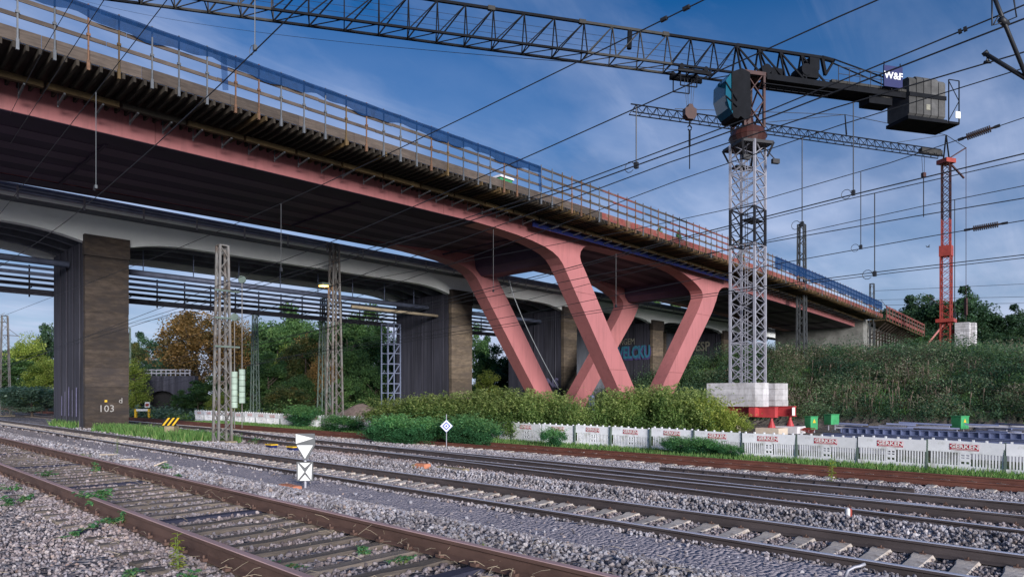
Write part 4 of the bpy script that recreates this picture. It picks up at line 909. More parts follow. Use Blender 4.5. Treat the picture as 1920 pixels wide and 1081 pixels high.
for (a, b) in (((-5.4, -.6), (-5.4, .6)), ((-4.2, -.6), (-4.2, .6))):
    mb.bar((a[0], a[1], 21.4), (b[0], b[1], 21.4), .1); mb.bar((a[0], -.5, 21.4), (a[0], -.5, 20.5), .06); mb.bar((a[0], .5, 21.4), (a[0], .5, 20.5), .06)
mb.bar((-5.4, -.5, 20.5), (-4.2, -.5, 20.5), .06); mb.bar((-5.4, .5, 20.5), (-4.2, .5, 20.5), .06); mb.build('trolley', 'jibdark', cr)
HX = -4.45
mb = TB()
for (a, b) in ((-.4, -.2), (-.15, -.1), (.15, .1), (.4, .2)): mb.bar((HX+a, 0, 21.3), (HX+b*1.0, 0, 19.3), .02)
mb.build('hoist_rope', 'wire', cr)
mb = TB(); mb.poly([(HX-.42, 18.75), (HX-.42, 19.2), (HX-.2, 19.3), (HX-.12, 19.5), (HX+.12, 19.5), (HX+.2, 19.3), (HX+.42, 19.2), (HX+.42, 18.75), (HX+.2, 18.5), (HX-.2, 18.5)], 'y', -.2, .2); mb.build('hook_block', 'cranered', cr)
mb = TB(); mb.tube([(HX, 0, 18.5), (HX, 0, 18.1)], .05, 6); mb.tube([(HX+.14*math.cos(t), 0, 17.95+.16*math.sin(t)) for t in np.linspace(-2.6, 2.8, 9)], .045, 6); mb.tube([(HX, 0, 17.8), (HX, 0, 16.7)], .07, 6); mb.tube([(HX, 0, 16.7), (HX, 0, 15.2)], .035, 6); mb.build('hook', 'jibdark', cr)
# pennant line from jib towards the ground at px 1193 / 1190
mb = TB(); mb.tube([(-8.8, 0, 23.9), (-8.85, 0, 22.7)], .16, 6); mb.build('rope_guide', 'jibdark', cr)

# ------------------------------------------------------------------ tower crane 2 (red, far)
DX, DY = at(1774, 740, 95)[:2]; z2 = 6.9
c2 = thing('tower_crane', 'slim red tower crane on top of the embankment at the right with long thin jib', 'crane', (DX, DY, 6.0))
zz = 6.0
secs = [(6.0, 9.0), (9.0, 13), (13, 17), (17, 21), (21, 25), (25, 29), (29, 33)]
for i, (a, b) in enumerate(secs):
    mb = MB(); s_ = 1.2 if i < 4 else .98
    lattice(mb, DX, DY, a, b, s_, s_, 4, .17 if i < 4 else .14, .09); mb.build('mast_section', 'brightred' if i < 5 else 'cranered', c2)
mb = MB()
for (dx, dy) in ((2.4, -1.9), (-1.9, 2.4), (2, 2)): mb = MB(); mb.bar((DX, DY, 10.5), (DX+dx, DY+dy, 6.6), .22); mb.build('brace', 'brightred', c2)
mb = MB(); mb.box(DX-.75, DX+.75, DY-.75, DY+.75, 19.7, 21.2); mb.build('climbing_frame', 'brightred', c2); mb = MB()
mb.box(DX-1.1, DX+1.1, DY-1.1, DY+1.1, 10.3, 10.8); mb.build('collar', 'brightred', c2)
A2 = math.atan2(-.479, .878); T2 = Matrix.Translation((DX, DY, 0)) @ Matrix.Rotation(A2, 4, 'Z')
mb = MB(T2); mb.box(-.9, .9, -.8, .8, 32.9, 33.5); mb.build('slewing_ring', 'brightred', c2)
for i in range(5):
    mb = MB(T2); x0 = -1-i*9.8; x1 = x0-9.8; n = 7; zt = 34.8; zb2 = 33.7
    for s_ in (-.45, .45): mb.bar((x0, s_, zb2), (x1, s_, zb2), .11)
    mb.bar((x0, 0, zt), (x1, 0, zt), .12)
    for k in range(n):
        a = x0+(x1-x0)*k/n; b = x0+(x1-x0)*(k+1)/n; m_ = (a+b)/2
        for s_ in (-.45, .45): mb.bar((a, s_, zb2), (m_, 0, zt), .06); mb.bar((m_, 0, zt), (b, s_, zb2), .06)
    mb.build('jib_section', 'jibdark', c2)
mb = MB(T2); mb.bar((-.5, 0, 33.5), (0, 0, 37), .14); mb.bar((.6, 0, 33.5), (0, 0, 37), .14); mb.bar((-18, -.3, 34.8), (-18, 0, 37.6), .1); mb.bar((-17.5, .3, 34.8), (-18, 0, 37.6), .1); mb.build('apex_mast', 'jibdark', c2)
mb = MB(T2)
for p, q in (((0, 0, 37), (-18, 0, 37.6)), ((-18, 0, 37.6), (-31, 0, 34.9)), ((0, 0, 37), (-9, 0, 34.9)), ((-18, 0, 37.6), (-44, 0, 35)), ((0, 0, 37), (3.8, 0, 35.6))): mb.bar(p, q, .06)
mb.build('tie_rope', 'wire', c2)
mb = MB(T2); mb.bar((.5, 0, 33.7), (3.8, 0, 35.6), .16); mb.bar((.5, 0, 33.2), (3.4, 0, 31.2), .2); mb.bar((3.8, 0, 35.6), (3.8, 0, 31.0), .06); mb.bar((3.8, 0, 31.5), (3.8, 0, 9), .05); mb.bar((3.8, 0, 14), (3.8, 0, 11.5), .3); mb.build('counter_strut', 'cranered', c2)
mb = MB(T2); mb.box(-4.8, -1.0, -.3, .3, 33.9, 34.6); mb.build('jib_sign', 'jibgrey', c2)
mb = MB(T2)
for s_ in (-.25, .25): mb.bar((-4.3+s_, 0, 33.6), (-4.2+s_*.6, 0, 31.2), .04)
mb.bar((-4.2, 0, 30.6), (-4.2, 0, 25.0), .09); mb.build('hoist_rope', 'wire', c2)
mb = MB(T2); mb.box(-4.45, -3.95, -.2, .2, 30.6, 31.2); mb.build('hook_block', 'cranered', c2)
# stack of counterweight blocks next to it
st = thing('block_stack', 'tall pale grey stack of ballast blocks on the embankment beside the red crane', 'block stack', (*at(1802, 740, 94)[:2], 6.0))
sx_, sy_ = at(1802, 740, 94)[:2]
for j in range(2):
    for i in range(12):
        mb = MB(); o = random.uniform(-.03, .03); mb.cbox(sx_-.9+j*1.3+o, sx_+.35+j*1.3+o, sy_-1.1-j*.5, sy_+.6-j*.5, 6.2+i*.33, 6.2+i*.33+.31, .03); mb.build('block', 'slab', st)

# ------------------------------------------------------------------ catenary masts
def cat_mast(px, py_top, Y, w0, w1, label, m='mast', z0=None, arms=(), n=None, leg=.09, name='catenary_mast', br=.05):
    p = at(px, py_top, Y); zbs = gz(p.x, p.y)-.1 if z0 is None else z0
    t = thing(name, label, 'mast', (p.x, p.y, zbs))
    mb = MB(); h = p.z-zbs; lattice(mb, p.x, p.y, zbs, p.z, w0, w1, n or max(6, int(h/.62)), leg, br, zig=True); mb.box(p.x-w1/2-.03, p.x+w1/2+.03, p.y-w1/2-.03, p.y+w1/2+.03, p.z, p.z+.05)
    mb.build('lattice', m, t)
    mb = MB(); mb.cbox(p.x-w0*.8, p.x+w0*.8, p.y-w0*.8, p.y+w0*.8, zbs-.2, zbs+.18); mb.build('foundation', 'stonebox', t)
    for (dz_, l, side) in arms:
        mb = MB(); z = p.z-dz_; mb.bar((p.x-side*l, p.y, z), (p.x+side*.1, p.y, z), .07); mb.bar((p.x-side*l*.9, p.y, z), (p.x, p.y, z+.9), .04); mb.build('arm', m, t)
    return t, p, zbs
t, p, zbs = cat_mast(417, 462, 28.3, .56, .34, 'nearest weathered lattice mast with two green tension weights beside the left tracks', 'mast', n=17, leg=.085, br=.055)
mb = MB()
for zz in (2.0, 3.2, 4.35): mb.box(p.x-.45, p.x+.6, p.y-.35, p.y-.25, zz, zz+.07)
mb.build('cross_arm', 'mastgreen', t)
for i, (dx, zt, ztw, zbw) in enumerate(((.30, 3.3, 1.0, -.55), (.62, 4.9, 1.1, -.35))):
    x = p.x+dx*CO+.15; y = p.y-dx*SI-.15
    mb = MB(); mb.tube([(x, y, zt), (x, y, -1.4)], .02, 6); mb.build('weight_rod', 'mast', t)
    mb = MB(); 
    for q in (-.03, .03): mb.tube([(x+q*SI, y+q*CO, zt), (x+q*SI*1.2, y+q*CO*1.2, zt)], .16, 16)
    mb.build('pulley_wheel', 'mastgreen', t)
    for k in range(6):
        h_ = (ztw-zbw)/6; mb = MB(); mb.tube([(x, y, zbw+k*h_+.01), (x, y, zbw+(k+1)*h_-.01)], .125, 12); mb.build('tension_weight', 'weight', t)
t, p, zbs = cat_mast(627, 458, 48, .90, .44, 'tall pale lattice mast with orange lit lamp in front of the dirt heap', 'mast', n=18, leg=.11, br=.07)
lmp = at(607, 535, 47.6); mb = MB(); mb.bar((p.x, p.y, lmp.z+.1), (lmp.x, lmp.y, lmp.z+.1), .06); mb.build('lamp_arm', 'mastgreen', t)
mb = MB(); mb.cbox(lmp.x-.3, lmp.x+.3, lmp.y-.3, lmp.y+.3, lmp.z, lmp.z+.18); mb.build('lamp_head', 'mastgreen', t)
mb = MB(); mb.box(lmp.x-.24, lmp.x+.24, lmp.y-.24, lmp.y+.24, lmp.z-.07, lmp.z-.01); mb.build('lamp_glass', 'lamp', t)
cat_mast(9, 592, 66, .9, .45, 'brown lattice mast at the left edge of the view beside the far scrub', 'mast', arms=((.6, 1.4, 1), (1.9, 1.2, -1)), n=12)
cat_mast(478, 588, 68, .7, .35, 'thin grey lattice mast among autumn trees right of the weighted mast', 'mastgreen', n=14)
cat_mast(607, 560, 62, .9, .4, 'green grey lattice mast half hidden behind the tall pale mast', 'mastgreen', n=12)
cat_mast(1503, 421, 76, .85, .62, 'dark green lattice mast rising from the bank right of the crane tower', 'mastdark', z0=3.0, n=18, leg=.16, br=.10)
cat_mast(1635, 532, 96, .6, .5, 'dark slim mast in front of the far bridge abutment', 'mastdark', z0=5.5, n=12)
cat_mast(1109, 742, 41, .12, .12, 'short grey post standing in the gap between the two shrub rows', 'pipe', n=2, leg=.14, name='steel_post')
cat_mast(284, 668, 120, .5, .35, 'small pale lattice mast far off near the tunnel mouth', 'mast', n=8)
cat_mast(241, 615, 85, .45, .35, 'green lattice mast directly behind the right edge of the dark pier', 'mastgreen', n=10)
# scaffold stair tower
p0 = at(733, 607, 62); zs = gz(p0.x, p0.y)
sct = thing('scaffold_tower', 'blue grey scaffold stair tower standing against the second pier', 'scaffold', (p0.x, p0.y, zs))
for k in range(5):
    a = zs+k*(p0.z-zs)/5; b = zs+(k+1)*(p0.z-zs)/5; mb = MB()
    for sx in (-.7, 0, .7):
        for sy in (-.5, .5): mb.bar((p0.x+sx, p0.y+sy, a), (p0.x+sx, p0.y+sy, b), .09)
    for zz_ in (b-.05, (a+b)/2):
        for sy in (-.5, .5): mb.bar((p0.x-.7, p0.y+sy, zz_), (p0.x+.7, p0.y+sy, zz_), .08)
    mb.bar((p0.x-.7, p0.y-.5, a), (p0.x+.7, p0.y-.5, b), .08); mb.build('scaffold_bay', 'pipe', sct)

# ------------------------------------------------------------------ overhead wires
def wire(u, pts, label, r=.012, m='wire', vmin=None, vmax=None, cat='wire', grp=None):
    A = []
    for (px, py) in pts:
        v = v_of(px, u); A.append((v, (740-py)/F*depth(u, v)))
    A.sort(); vv = np.array([a[0] for a in A]); zz = np.array([a[1] for a in A])
    deg = 2 if len(A) >= 3 else 1
    co = np.polyfit(vv, zz, deg)
    lo = vv[0] if vmin is None else vmin; hi = vv[-1] if vmax is None else vmax
    def f(v):
        vc = min(max(v, vv[0]), vv[-1]); s = np.polyval(np.polyder(co), vc); return float(np.polyval(co, vc)+s*(v-vc)*.7)
    P_ = [(u, v, f(v)) for v in np.linspace(lo, hi, 26)]
    mb = MB(); mb.tube(P_, r*.74, 5); mb.build('overhead_wire', m, None, smooth=True, label=label, cat=cat, group=grp)
    return f
wf = {}
def W(key, *a, **k): wf[key] = (a[0], wire(*a, **k))
W('a', 3.6, [(19, 215), (84, 90), (137, 0)], 'leftmost steep dark wire crossing the timber railing at top left', .009, vmin=4)
W('b', 3.7, [(19, 270), (127, 105), (195, 0)], 'steep dark wire second from the left across the timber railing', .010, vmin=4)
W('c', 3.5, [(0, 401), (104, 270), (313, 0)], 'steep wire with dropper crossing the coral girder at left', .009, vmin=2.5, vmax=50)
W('d', 3.4, [(30, 480), (157, 390), (478, 90), (580, 0)], 'slanting contact wire from the dark pier up to the crane jib', .010, vmin=1, vmax=60)
W('e', 8.9, [(245, 500), (527, 382), (960, 175), (1320, 0)], 'long wire running from the dark pier up over the bridge to top centre', .014, vmin=-2, vmax=70)
W('f', 9.4, [(625, 452), (1040, 270), (1335, 141), (1640, 0)], 'long wire passing under the crane jib and crossing its back truss', .014, vmin=-2, vmax=60)
W('g', 8.8, [(1002, 370), (1270, 270), (1647, 130), (1807, 58), (1920, 2)], 'dark wire rising to the top right corner with a twin clamp', .012, vmin=-3, vmax=80)
W('i', 9.0, [(1002, 376), (1345, 262), (1647, 131), (1920, 39)], 'thick dark wire just below the top right corner wire', .014, vmin=-3, vmax=80)
W('h', 13.9, [(1000, 400), (1460, 235), (1740, 150), (1920, 96)], 'dark wire crossing the crane counterweights', .018, vmin=-3, vmax=90)
W('j', 14.2, [(1002, 440), (1527, 252), (1740, 178), (1907, 132)], 'thinner wire passing just under the crane counterweights', .014, vmin=-3, vmax=90)
W('k', 17.5, [(1190, 430), (1440, 375), (1695, 294), (1920, 220)], 'wire carrying the upper dark ribbed insulator at right', .014, vmin=-3, vmax=90)
W('l', 14.0, [(1000, 520), (1440, 404), (1767, 324), (1920, 286)], 'thick wire crossing the red crane tower near its top', .017, vmin=-3, vmax=90)
W('m', 14.3, [(1000, 525), (1440, 409), (1920, 298)], 'thin wire running just beneath the thick one near the red crane top', .012, vmin=-3, vmax=90)
W('n', 20.5, [(1000, 560), (1440, 450), (1920, 347)], 'thin wire crossing the middle of the red crane tower', .014, vmin=-3, vmax=90)
W('o', 20.0, [(1000, 540), (1440, 454), (1920, 371)], 'thick wire just below the thin one across the red crane tower', .018, vmin=-3, vmax=90)
W('p', 20.8, [(1000, 585), (1480, 490), (1813, 432), (1920, 411)], 'wire carrying the lower dark ribbed insulator at right', .016, vmin=-3, vmax=90)
W('q', 21.5, [(1000, 600), (1560, 520), (1920, 477)], 'upper of the two low wires above the far embankment', .017, vmin=-3, vmax=100)
W('r', 21.9, [(1000, 605), (1560, 525), (1920, 483)], 'lower of the two low wires above the far embankment', .015, vmin=-3, vmax=100)
W('s', 25, [(150, 0), (480, 60), (1300, 133)], 'long sagging thin wire across the upper sky left of the jib', .022, vmax=None)
for nm, y0, y1 in (('t', 545, 532), ('x', 562, 556), ('y', 572, 568)):
    W(nm, 90, [(1640, y0), (1920, y1)], 'faint distant power line over the dark trees, %s of three' % {'t': 'topmost', 'x': 'middle', 'y': 'lowest'}[nm], .03)
def dropper(px, k1, k2, y1=None, y2=None, label='', loop=True):
    u1, f1 = wf[k1]; v1 = v_of(px, u1); z1 = f1(v1) if y1 is None else (740-y1)/F*depth(u1, v1)
    if k2 is None: z2 = (740-y2)/F*depth(u1, v1); p2 = (u1, v1, z2)
    else: u2, f2 = wf[k2]; p2 = (u1, v1, f2(v1) if y2 is None else (740-y2)/F*depth(u1, v1))
    mb = MB(); r = .006 if u1 < 6 else .010
    mb.tube([(u1, v1, z1), p2], r, 5); mb.box(u1-r*3, u1+r*3, v1-r*3, v1+r*3, p2[2]-r*5, p2[2]+r*5)
    if loop: mb.tube([(u1, v1+r*4+r*9*(1-math.cos(t)), p2[2]+r*9*math.sin(t)) for t in np.linspace(0, 5.6, 10)], r*.6, 4)
    mb.build('dropper', 'wire' if u1 > 6 and py_mid(z1, u1, v1) < 1200 else 'wirelight', None, label=label, cat='dropper wire', group=None)
def py_mid(z, u, v): return 740-F*z/depth(u, v)
dropper(180, 'c', None, None, 350, 'pale vertical dropper wire hanging over the coral girder at far left')
dropper(478, 'd', None, 0, 90, 'short thick dropper meeting the slanting wire below the jib')
dropper(527, 'e', None, None, 505, 'pale dropper wire hanging before the grey girder', False)
dropper(1193, 'f', None, 200, 310, 'thin dropper hanging from the jib side above the bridge railing')
dropper(1600, 'h', 'l', None, None, 'dropper between the counterweight wire and the thick crane wire')
dropper(1504, 'j', None, None, 420, 'dropper ending above the dark green mast')
dropper(1614, 'k', None, None, 463, 'dropper left of the pair in the middle of the right hand sky')
dropper(1640, 'm', None, None, 513, 'long dropper right of the pair above the far mast')
dropper(1790, 'n', None, None, 590, 'faint dropper just right of the red crane tower', False)
dropper(1155, 'q', None, 475, 573, 'pale dropper in the dark opening between the coral legs', False)
dropper(925, 'p', None, 430, 545, 'pale dropper beside the back left coral leg', False)
def insulator(px, key, ln, r, label, m='insul', ribs=12):
    u, f = wf[key]; v = v_of(px, u); z = f(v); t = thing('insulator', label, 'insulator', (u, v, z))
    s = (f(v+.3)-f(v-.3))/.6; d = Vector((0, 1, s)).normalized(); c = Vector((u, v, z)); mb = MB()
    mb.tube([c-d*ln/2, c+d*ln/2], r*.35, 8)
    for i in range(ribs):
        a = c+d*(-ln*.33+ln*.66*i/(ribs-1)); mb.tube([a-d*.012, a+d*.012], r, 12)
    mb.build('ribbed_body', m, t)
    mb = MB(); mb.tube([c-d*ln*.62, c-d*ln*.45], r*.45, 6); mb.tube([c+d*ln*.45, c+d*ln*.62], r*.45, 6); mb.build('end_fitting', 'wire', t)
insulator(1835, 'k', .62, .075, 'upper ribbed dark insulator hanging on a wire at the right edge')
insulator(1848, 'p', .75, .075, 'lower ribbed dark insulator on a wire right of the red crane')
insulator(1243, 'e', .10, .03, 'small clamp on the long wire near the top centre', 'insul', 3) if False else None
# cable hanging from the old bridge
mb = MB(); P_ = []
for t_ in np.linspace(0, 1, 14):
    p = at(955+(1047-955)*t_**1.25, 525+(728-525)*t_, 52); P_.append(p)
mb.tube(P_, .045, 6); mb.build('hanging_cable', 'wirelight', None, smooth=True, label='pale cable hanging down between the two left coral legs', cat='cable')
# cantilever at the top right corner
cf = thing('catenary_cantilever', 'dark tubular cantilever bracket with steady arm cut by the upper right corner', 'bracket', tuple(at(1925, 145, 7.2)))
def tb(pts, r, nm, m='wire'):
    mb = MB(); mb.tube([at(x, y, d) for (x, y, d) in pts], r, 8); return mb.build(nm, m, cf, smooth=True)
tb([(1863, -8, 7.1), (1882, 40, 7.15), (1925, 145, 7.2)], .020, 'main_tube')
tb([(1846, 100, 7.5), (1925, 148, 7.2)], .022, 'steady_arm')
tb([(1860, 0, 7.1), (1860, 48, 7.1), (1882, 42, 7.15), (1906, 32, 7.1), (1901, 0, 7.1)], .008, 'wire_loop')
tb([(1863, 46, 7.1), (1872, 30, 7.12), (1884, 36, 7.15)], .007, 'wire_loop')
tb([(1852, 104, 7.48), (1851, 113, 7.48), (1858, 117, 7.45), (1845, 117, 7.5)], .018, 'clamp')
tb([(1845, 97, 7.5), (1850, 103, 7.5)], .03, 'end_ball')
tb([(1876, 36, 7.13), (1888, 47, 7.17)], .035, 'joint')
# clamps on the wires
for i, (px, key, lab) in enumerate(((1245, 'e', 'left'), (1287, 'e', 'right'))):
    u, f = wf[key]; v = v_of(px, u); mb = MB(); mb.tube([(u, v-.05, f(v-.05)), (u, v+.05, f(v+.05))], .035, 8); mb.build('wire_clamp', 'wire', None, label='%s of two small dark clamps on the wire at top centre' % lab, cat='clamp')
u, f = wf['g']; v = v_of(1807, u); mb = MB(); mb.tube([(u, v-.03, f(v-.03)), (u, v, f(v))], .03, 8); mb.tube([(u, v+.02, f(v+.02)), (u, v+.05, f(v+.05))], .03, 8)
mb.build('wire_clamp', 'wire', None, label='double clamp joining two wires left of the corner bracket', cat='clamp')
# ------------------------------------------------------------------ white barrier fence
FU = 25.8
def fence_panel():
    mb = MB(); mb.box(-.03, .03, 0, 2.1, .58, .96); mb.box(-.03, .03, 0, 2.1, 0, .16)
    n = 24
    for i in range(n):
        y = .04+i*(2.02/n)
        if 10 <= i <= 13: continue
        mb.box(-.025, .025, y, y+.042, .16, .58)
    mb.box(-.028, .028, .90, 1.20, .16, .22); mb.box(-.028, .028, .90, 1.20, .30, .40); mb.box(-.028, .028, .90, 1.20, .44, .48); mb.box(-.028, .028, .90, 1.20, .53, .58)
    for y in (.90, 1.03, 1.17): mb.box(-.027, .027, y, y+.04, .16, .58)
    for y in (.12, .48, .84, 1.22, 1.60, 1.96): mb.box(-.03, .03, y-.03, y+.03, .96, 1.02)
    me = bpy.data.meshes.new('fence_panel'); me.from_pydata(mb.v, [], mb.f); me.materials.append(M['white']); return me
fpm = fence_panel()
fence = thing('barrier_fence', 'long row of low white plastic barrier panels with small red signs along the verge', 'fence', (FU, 5.4, -2.5))
pm = MB(); pm.box(-.04, .04, -.035, .035, 0, 1.04); pme = bpy.data.meshes.new('fence_post'); pme.from_pydata(pm.v, [], pm.f); pme.materials.append(M['mastgreen'])
cu = bpy.data.curves.new('t', 'FONT'); cu.body = 'GERKEN'; cu.size = .185; cu.extrude = .002; cu.align_x = 'CENTER'; cu.align_y = 'CENTER'; cu.offset = .005; cu.resolution_u = 1
o = bpy.data.objects.new('t', cu); C.objects.link(o); bpy.context.view_layer.update()
gme = bpy.data.meshes.new_from_object(o.evaluated_get(bpy.context.evaluated_depsgraph_get())); bpy.data.objects.remove(o); gme.materials.clear(); gme.materials.append(M['signwhite']); gme.transform(Matrix.Diagonal((1.15, 1, 1, 1)))
sm = MB(); sm.box(-.008, 0, -.40, .40, -.10, .10); sme = bpy.data.meshes.new('sign_plate'); sme.from_pydata(sm.v, [], sm.f); sme.materials.append(M['signred'])
um = MB(); um.box(-.011, -.008, -.36, .36, -.085, -.07); 
ume = bpy.data.meshes.new('sign_line'); ume.from_pydata(um.v, [], um.f); ume.materials.append(M['signwhite'])
fl = wloc(fence)
for i in range(-3, 30):
    v = 3.27+i*2.14; zf = gz(FU, v)+.03+random.uniform(-.02, .02); tilt = random.uniform(-.015, .015)
    if 13 < i < 15: continue
    pnl = link('fence_panel', fpm, fence, Vector((FU+random.uniform(-.03, .03), v, zf))-fl, (tilt*1.8, random.uniform(-.07, .05), random.uniform(-.03, .03)))
    link('fence_post', pme, fence, Vector((FU-.03, v-.02, zf-.05))-fl)
    sp_ = link('sign_plate', sme, pnl, (-.031, 1.08, .77)); 
    link('sign_lettering', gme, pnl, (-.043, 1.08, .785), RL); link('sign_line', ume, pnl, (-.031, 1.08, .77))

# ------------------------------------------------------------------ signs and trackside things
# shunting signal with triangles
def facing(px, py, Y): return Matrix.Translation(at(px, py, Y)) @ Matrix.Rotation(-math.atan2(SI, CO), 4, 'Z')
zg = gz(6.9, v_of(571, 6.9)); Ys = depth(6.9, v_of(571, 6.9)); ps = at(571, 740, Ys)
sgn = thing('track_signal', 'low grey signal post with white triangles and white crossed square beside the second track', 'signal', (ps.x, ps.y, zg))
TF = facing(571, 740, Ys); k = Ys/F
def yz(y): return (740-y)*k
def q2(mb, pts, y0, y1): return mb.poly([((x-571)*k, yz(y)) for x, y in pts], 'y', y0, y1)
mb = MB(TF); mb.tube([(0, .05, yz(915)), (0, .05, yz(815))], .03, 8); mb.build('post', 'galv', sgn)
mb = MB(TF); q2(mb, [(554, 812), (590, 812), (591, 833), (575, 862), (570, 862), (556, 836)], 0, .02); mb.build('upper_plate', 'signgrey', sgn)
mb = MB(TF); q2(mb, [(555, 813), (588, 821), (555, 831)], -.012, -.001); mb.build('upper_triangle', 'signwhite', sgn)
mb = MB(TF); q2(mb, [(557, 834), (587, 834), (572, 859)], -.012, -.001); mb.build('lower_triangle', 'signwhite', sgn)
mb = MB(TF); q2(mb, [(556, 865), (587, 865), (587, 901), (556, 901)], 0, .02); mb.build('square_plate', 'signgrey', sgn)
mb = MB(TF); q2(mb, [(562, 867), (582, 867), (572, 876)], -.012, -.001); q2(mb, [(559, 868), (571, 884), (559, 899)], -.012, -.001); q2(mb, [(585, 868), (573, 884), (584, 899)], -.012, -.001); q2(mb, [(562, 900), (572, 889), (582, 900)], -.012, -.001)
mb.build('square_triangles', 'signwhite', sgn)
# blue diamond
pd = at(837, 798, 30.5); zgd = gz(pd.x, pd.y); dg = thing('diamond_sign', 'white and blue diamond sign on a thin post before the shrubs', 'sign', (pd.x, pd.y, zgd)); TF = facing(837, 798, 30.5); k = 30.5/F
mb = MB(TF); mb.tube([(0, .03, zgd-pd.z), (0, .03, 22*k)], .02, 6); mb.build('post', 'galv', dg)
def dia(r0, m_, y0, nm):
    mb = MB(TF); r = r0*k; mb.poly([(-r, 0), (0, -r), (r, 0), (0, r)], 'y', y0, y0+.006); mb.build(nm, m_, dg)
dia(12.2, 'signblue', 0, 'backing'); dia(11.4, 'signwhite', -.008, 'white_diamond'); dia(8, 'signblue', -.016, 'blue_diamond'); dia(5, 'signwhite', -.024, 'inner_diamond'); dia(2.4, 'signblue', -.032, 'centre_diamond')
# orange concrete block
def on_ground(px, u): v = v_of(px, u); return Vector((u, v, gz(u, v)))
b0 = on_ground(790, 11.0); mb = MB(); mb.cbox(-.16, .16, -.28, .2, -.03, .16, .015); t = thing('marker_block', 'orange topped brick marker lying on the ballast near the middle of the tracks', 'marker', b0)
mb = MB(); mb.cbox(b0.x-.10, b0.x+.12, b0.y-.24, b0.y+.14, b0.z-.02, b0.z+.17, .015); mb.build('orange_body', 'orange', t)
mb = MB(); mb.cbox(b0.x-.13, b0.x+.10, b0.y+.145, b0.y+.26, b0.z-.02, b0.z+.14, .015); mb.build('mossy_end', 'stonebox', t)
# red-white marker post
b0 = on_ground(1591, 11.2); t = thing('marker_post', 'short round topped red and white marker post in the ballast ridge at right', 'marker', b0)
def capsule(mb, x, y, z0, h, r, half):
    pts = []
    for zz_, rr in ((0, r), (h-.03, r), (h-.01, r*.8), (h, r*.35)): pts.append((zz_, rr))
    n = 12; vs_ = []; fs = []
    for zz_, rr in pts:
        for j in range(n//2+1):
            a = math.pi*j/(n//2)+half; vs_.append((x+rr*math.cos(a), y+rr*math.sin(a), z0+zz_))
    w_ = n//2+1
    for i in range(len(pts)-1):
        for j in range(w_-1): fs.append((i*w_+j, i*w_+j+1, (i+1)*w_+j+1, (i+1)*w_+j))
        fs.append((i*w_+w_-1, i*w_, (i+1)*w_, (i+1)*w_+w_-1))
    fs.append(tuple((len(pts)-1)*w_+j for j in range(w_))); mb.add(vs_, fs)
aa = -math.atan2(SI, CO)
mb = MB(); capsule(mb, b0.x, b0.y, b0.z, .20, .05, aa-math.pi/2); mb.build('red_half', 'signred' if False else 'brightred', t)
mb = MB(); capsule(mb, b0.x, b0.y, b0.z, .20, .05, aa+math.pi/2); mb.build('white_half', 'signwhite', t)
# yellow-black hazard plate on stone box
b0 = on_ground(318, 11.3); t = thing('hazard_box', 'mossy concrete box with a yellow and black striped plate beside the second track', 'signal box', b0); Yh = depth(b0.x, b0.y); k = Yh/F; TF = facing(318, 740, Yh)
mb = MB(TF); mb.box(-9*k, 9*k, -.05, .4, b0.z-.1, b0.z+.55); mb.build('concrete_box', 'stonebox', t)
mb = MB(TF); mb.box(-2*k, 2*k, -.056, -.05, b0.z+.18, b0.z+.32); mb.build('opening', 'black', t)
zt = b0.z+.57; hh = 14*k
mb = MB(TF); mb.add([(-14*k, -.1, zt), (13*k, -.1, zt), (13*k, .2, zt+hh), (-14*k, .2, zt+hh), (-14*k, -.07, zt-.02), (13*k, -.07, zt-.02), (13*k, .23, zt+hh-.02), (-14*k, .23, zt+hh-.02)], [(0, 1, 2, 3), (7, 6, 5, 4), (0, 4, 5, 1), (1, 5, 6, 2), (2, 6, 7, 3), (3, 7, 4, 0)]); mb.build('plate', 'black', t)
for i in range(3):
    x = (-12+i*9)*k; mb = MB(TF); mb.add([(x, -.106, zt+.005), (x+4*k, -.106, zt+.005), (x+9*k, .192, zt+hh), (x+5*k, .192, zt+hh)], [(0, 1, 2, 3)]); mb.build('yellow_stripe', 'yellow', t)
# small yellow boxes
for i, (px, s_) in enumerate(((509, 'left'), (549, 'right'))):
    b0 = on_ground(px, 11.9); t = thing('trackside_box', '%s small yellow capped trackside box between the tracks behind the white triangle signal' % s_, 'box', b0)
    mb = MB(); mb.box(b0.x-.12, b0.x+.12, b0.y-.2, b0.y+.2, b0.z-.02, b0.z+.14); mb.build('box_body', 'navy', t); mb = MB(); mb.cbox(b0.x-.14, b0.x+.14, b0.y-.25, b0.y+.25, b0.z+.14, b0.z+.18, .01); mb.build('box_cap', 'yellow', t)
# buffer / barrier with red board
Yb = 74; p = at(277, 740, Yb); zgb = gz(p.x, p.y); t = thing('buffer_barrier', 'low white and yellow barrier with a red board before the dark tunnel mouth', 'barrier', (p.x, p.y, zgb)); TF = facing(277, 740, Yb); k = Yb/F
mb = MB(TF); mb.box(-24*k, 3*k, -.1, .1, yz(772) if False else (740-770)*k, (740-766)*k); mb.build('cross_bar', 'signwhite', t)
for x in (-24, 1):
    mb = MB(TF); mb.box(x*k, (x+3.5)*k, -.12, .12, zgb, (740-766)*k); mb.build('barrier_leg', 'yellow', t)
mb = MB(TF); mb.box(-4*k, 5*k, -.16, -.1, (740-763)*k, (740-753)*k); mb.build('board', 'signwhite', t); mb = MB(TF); mb.box(-2.5*k, 3.5*k, -.2, -.165, (740-761)*k, (740-756)*k); mb.build('red_panel', 'brightred', t)
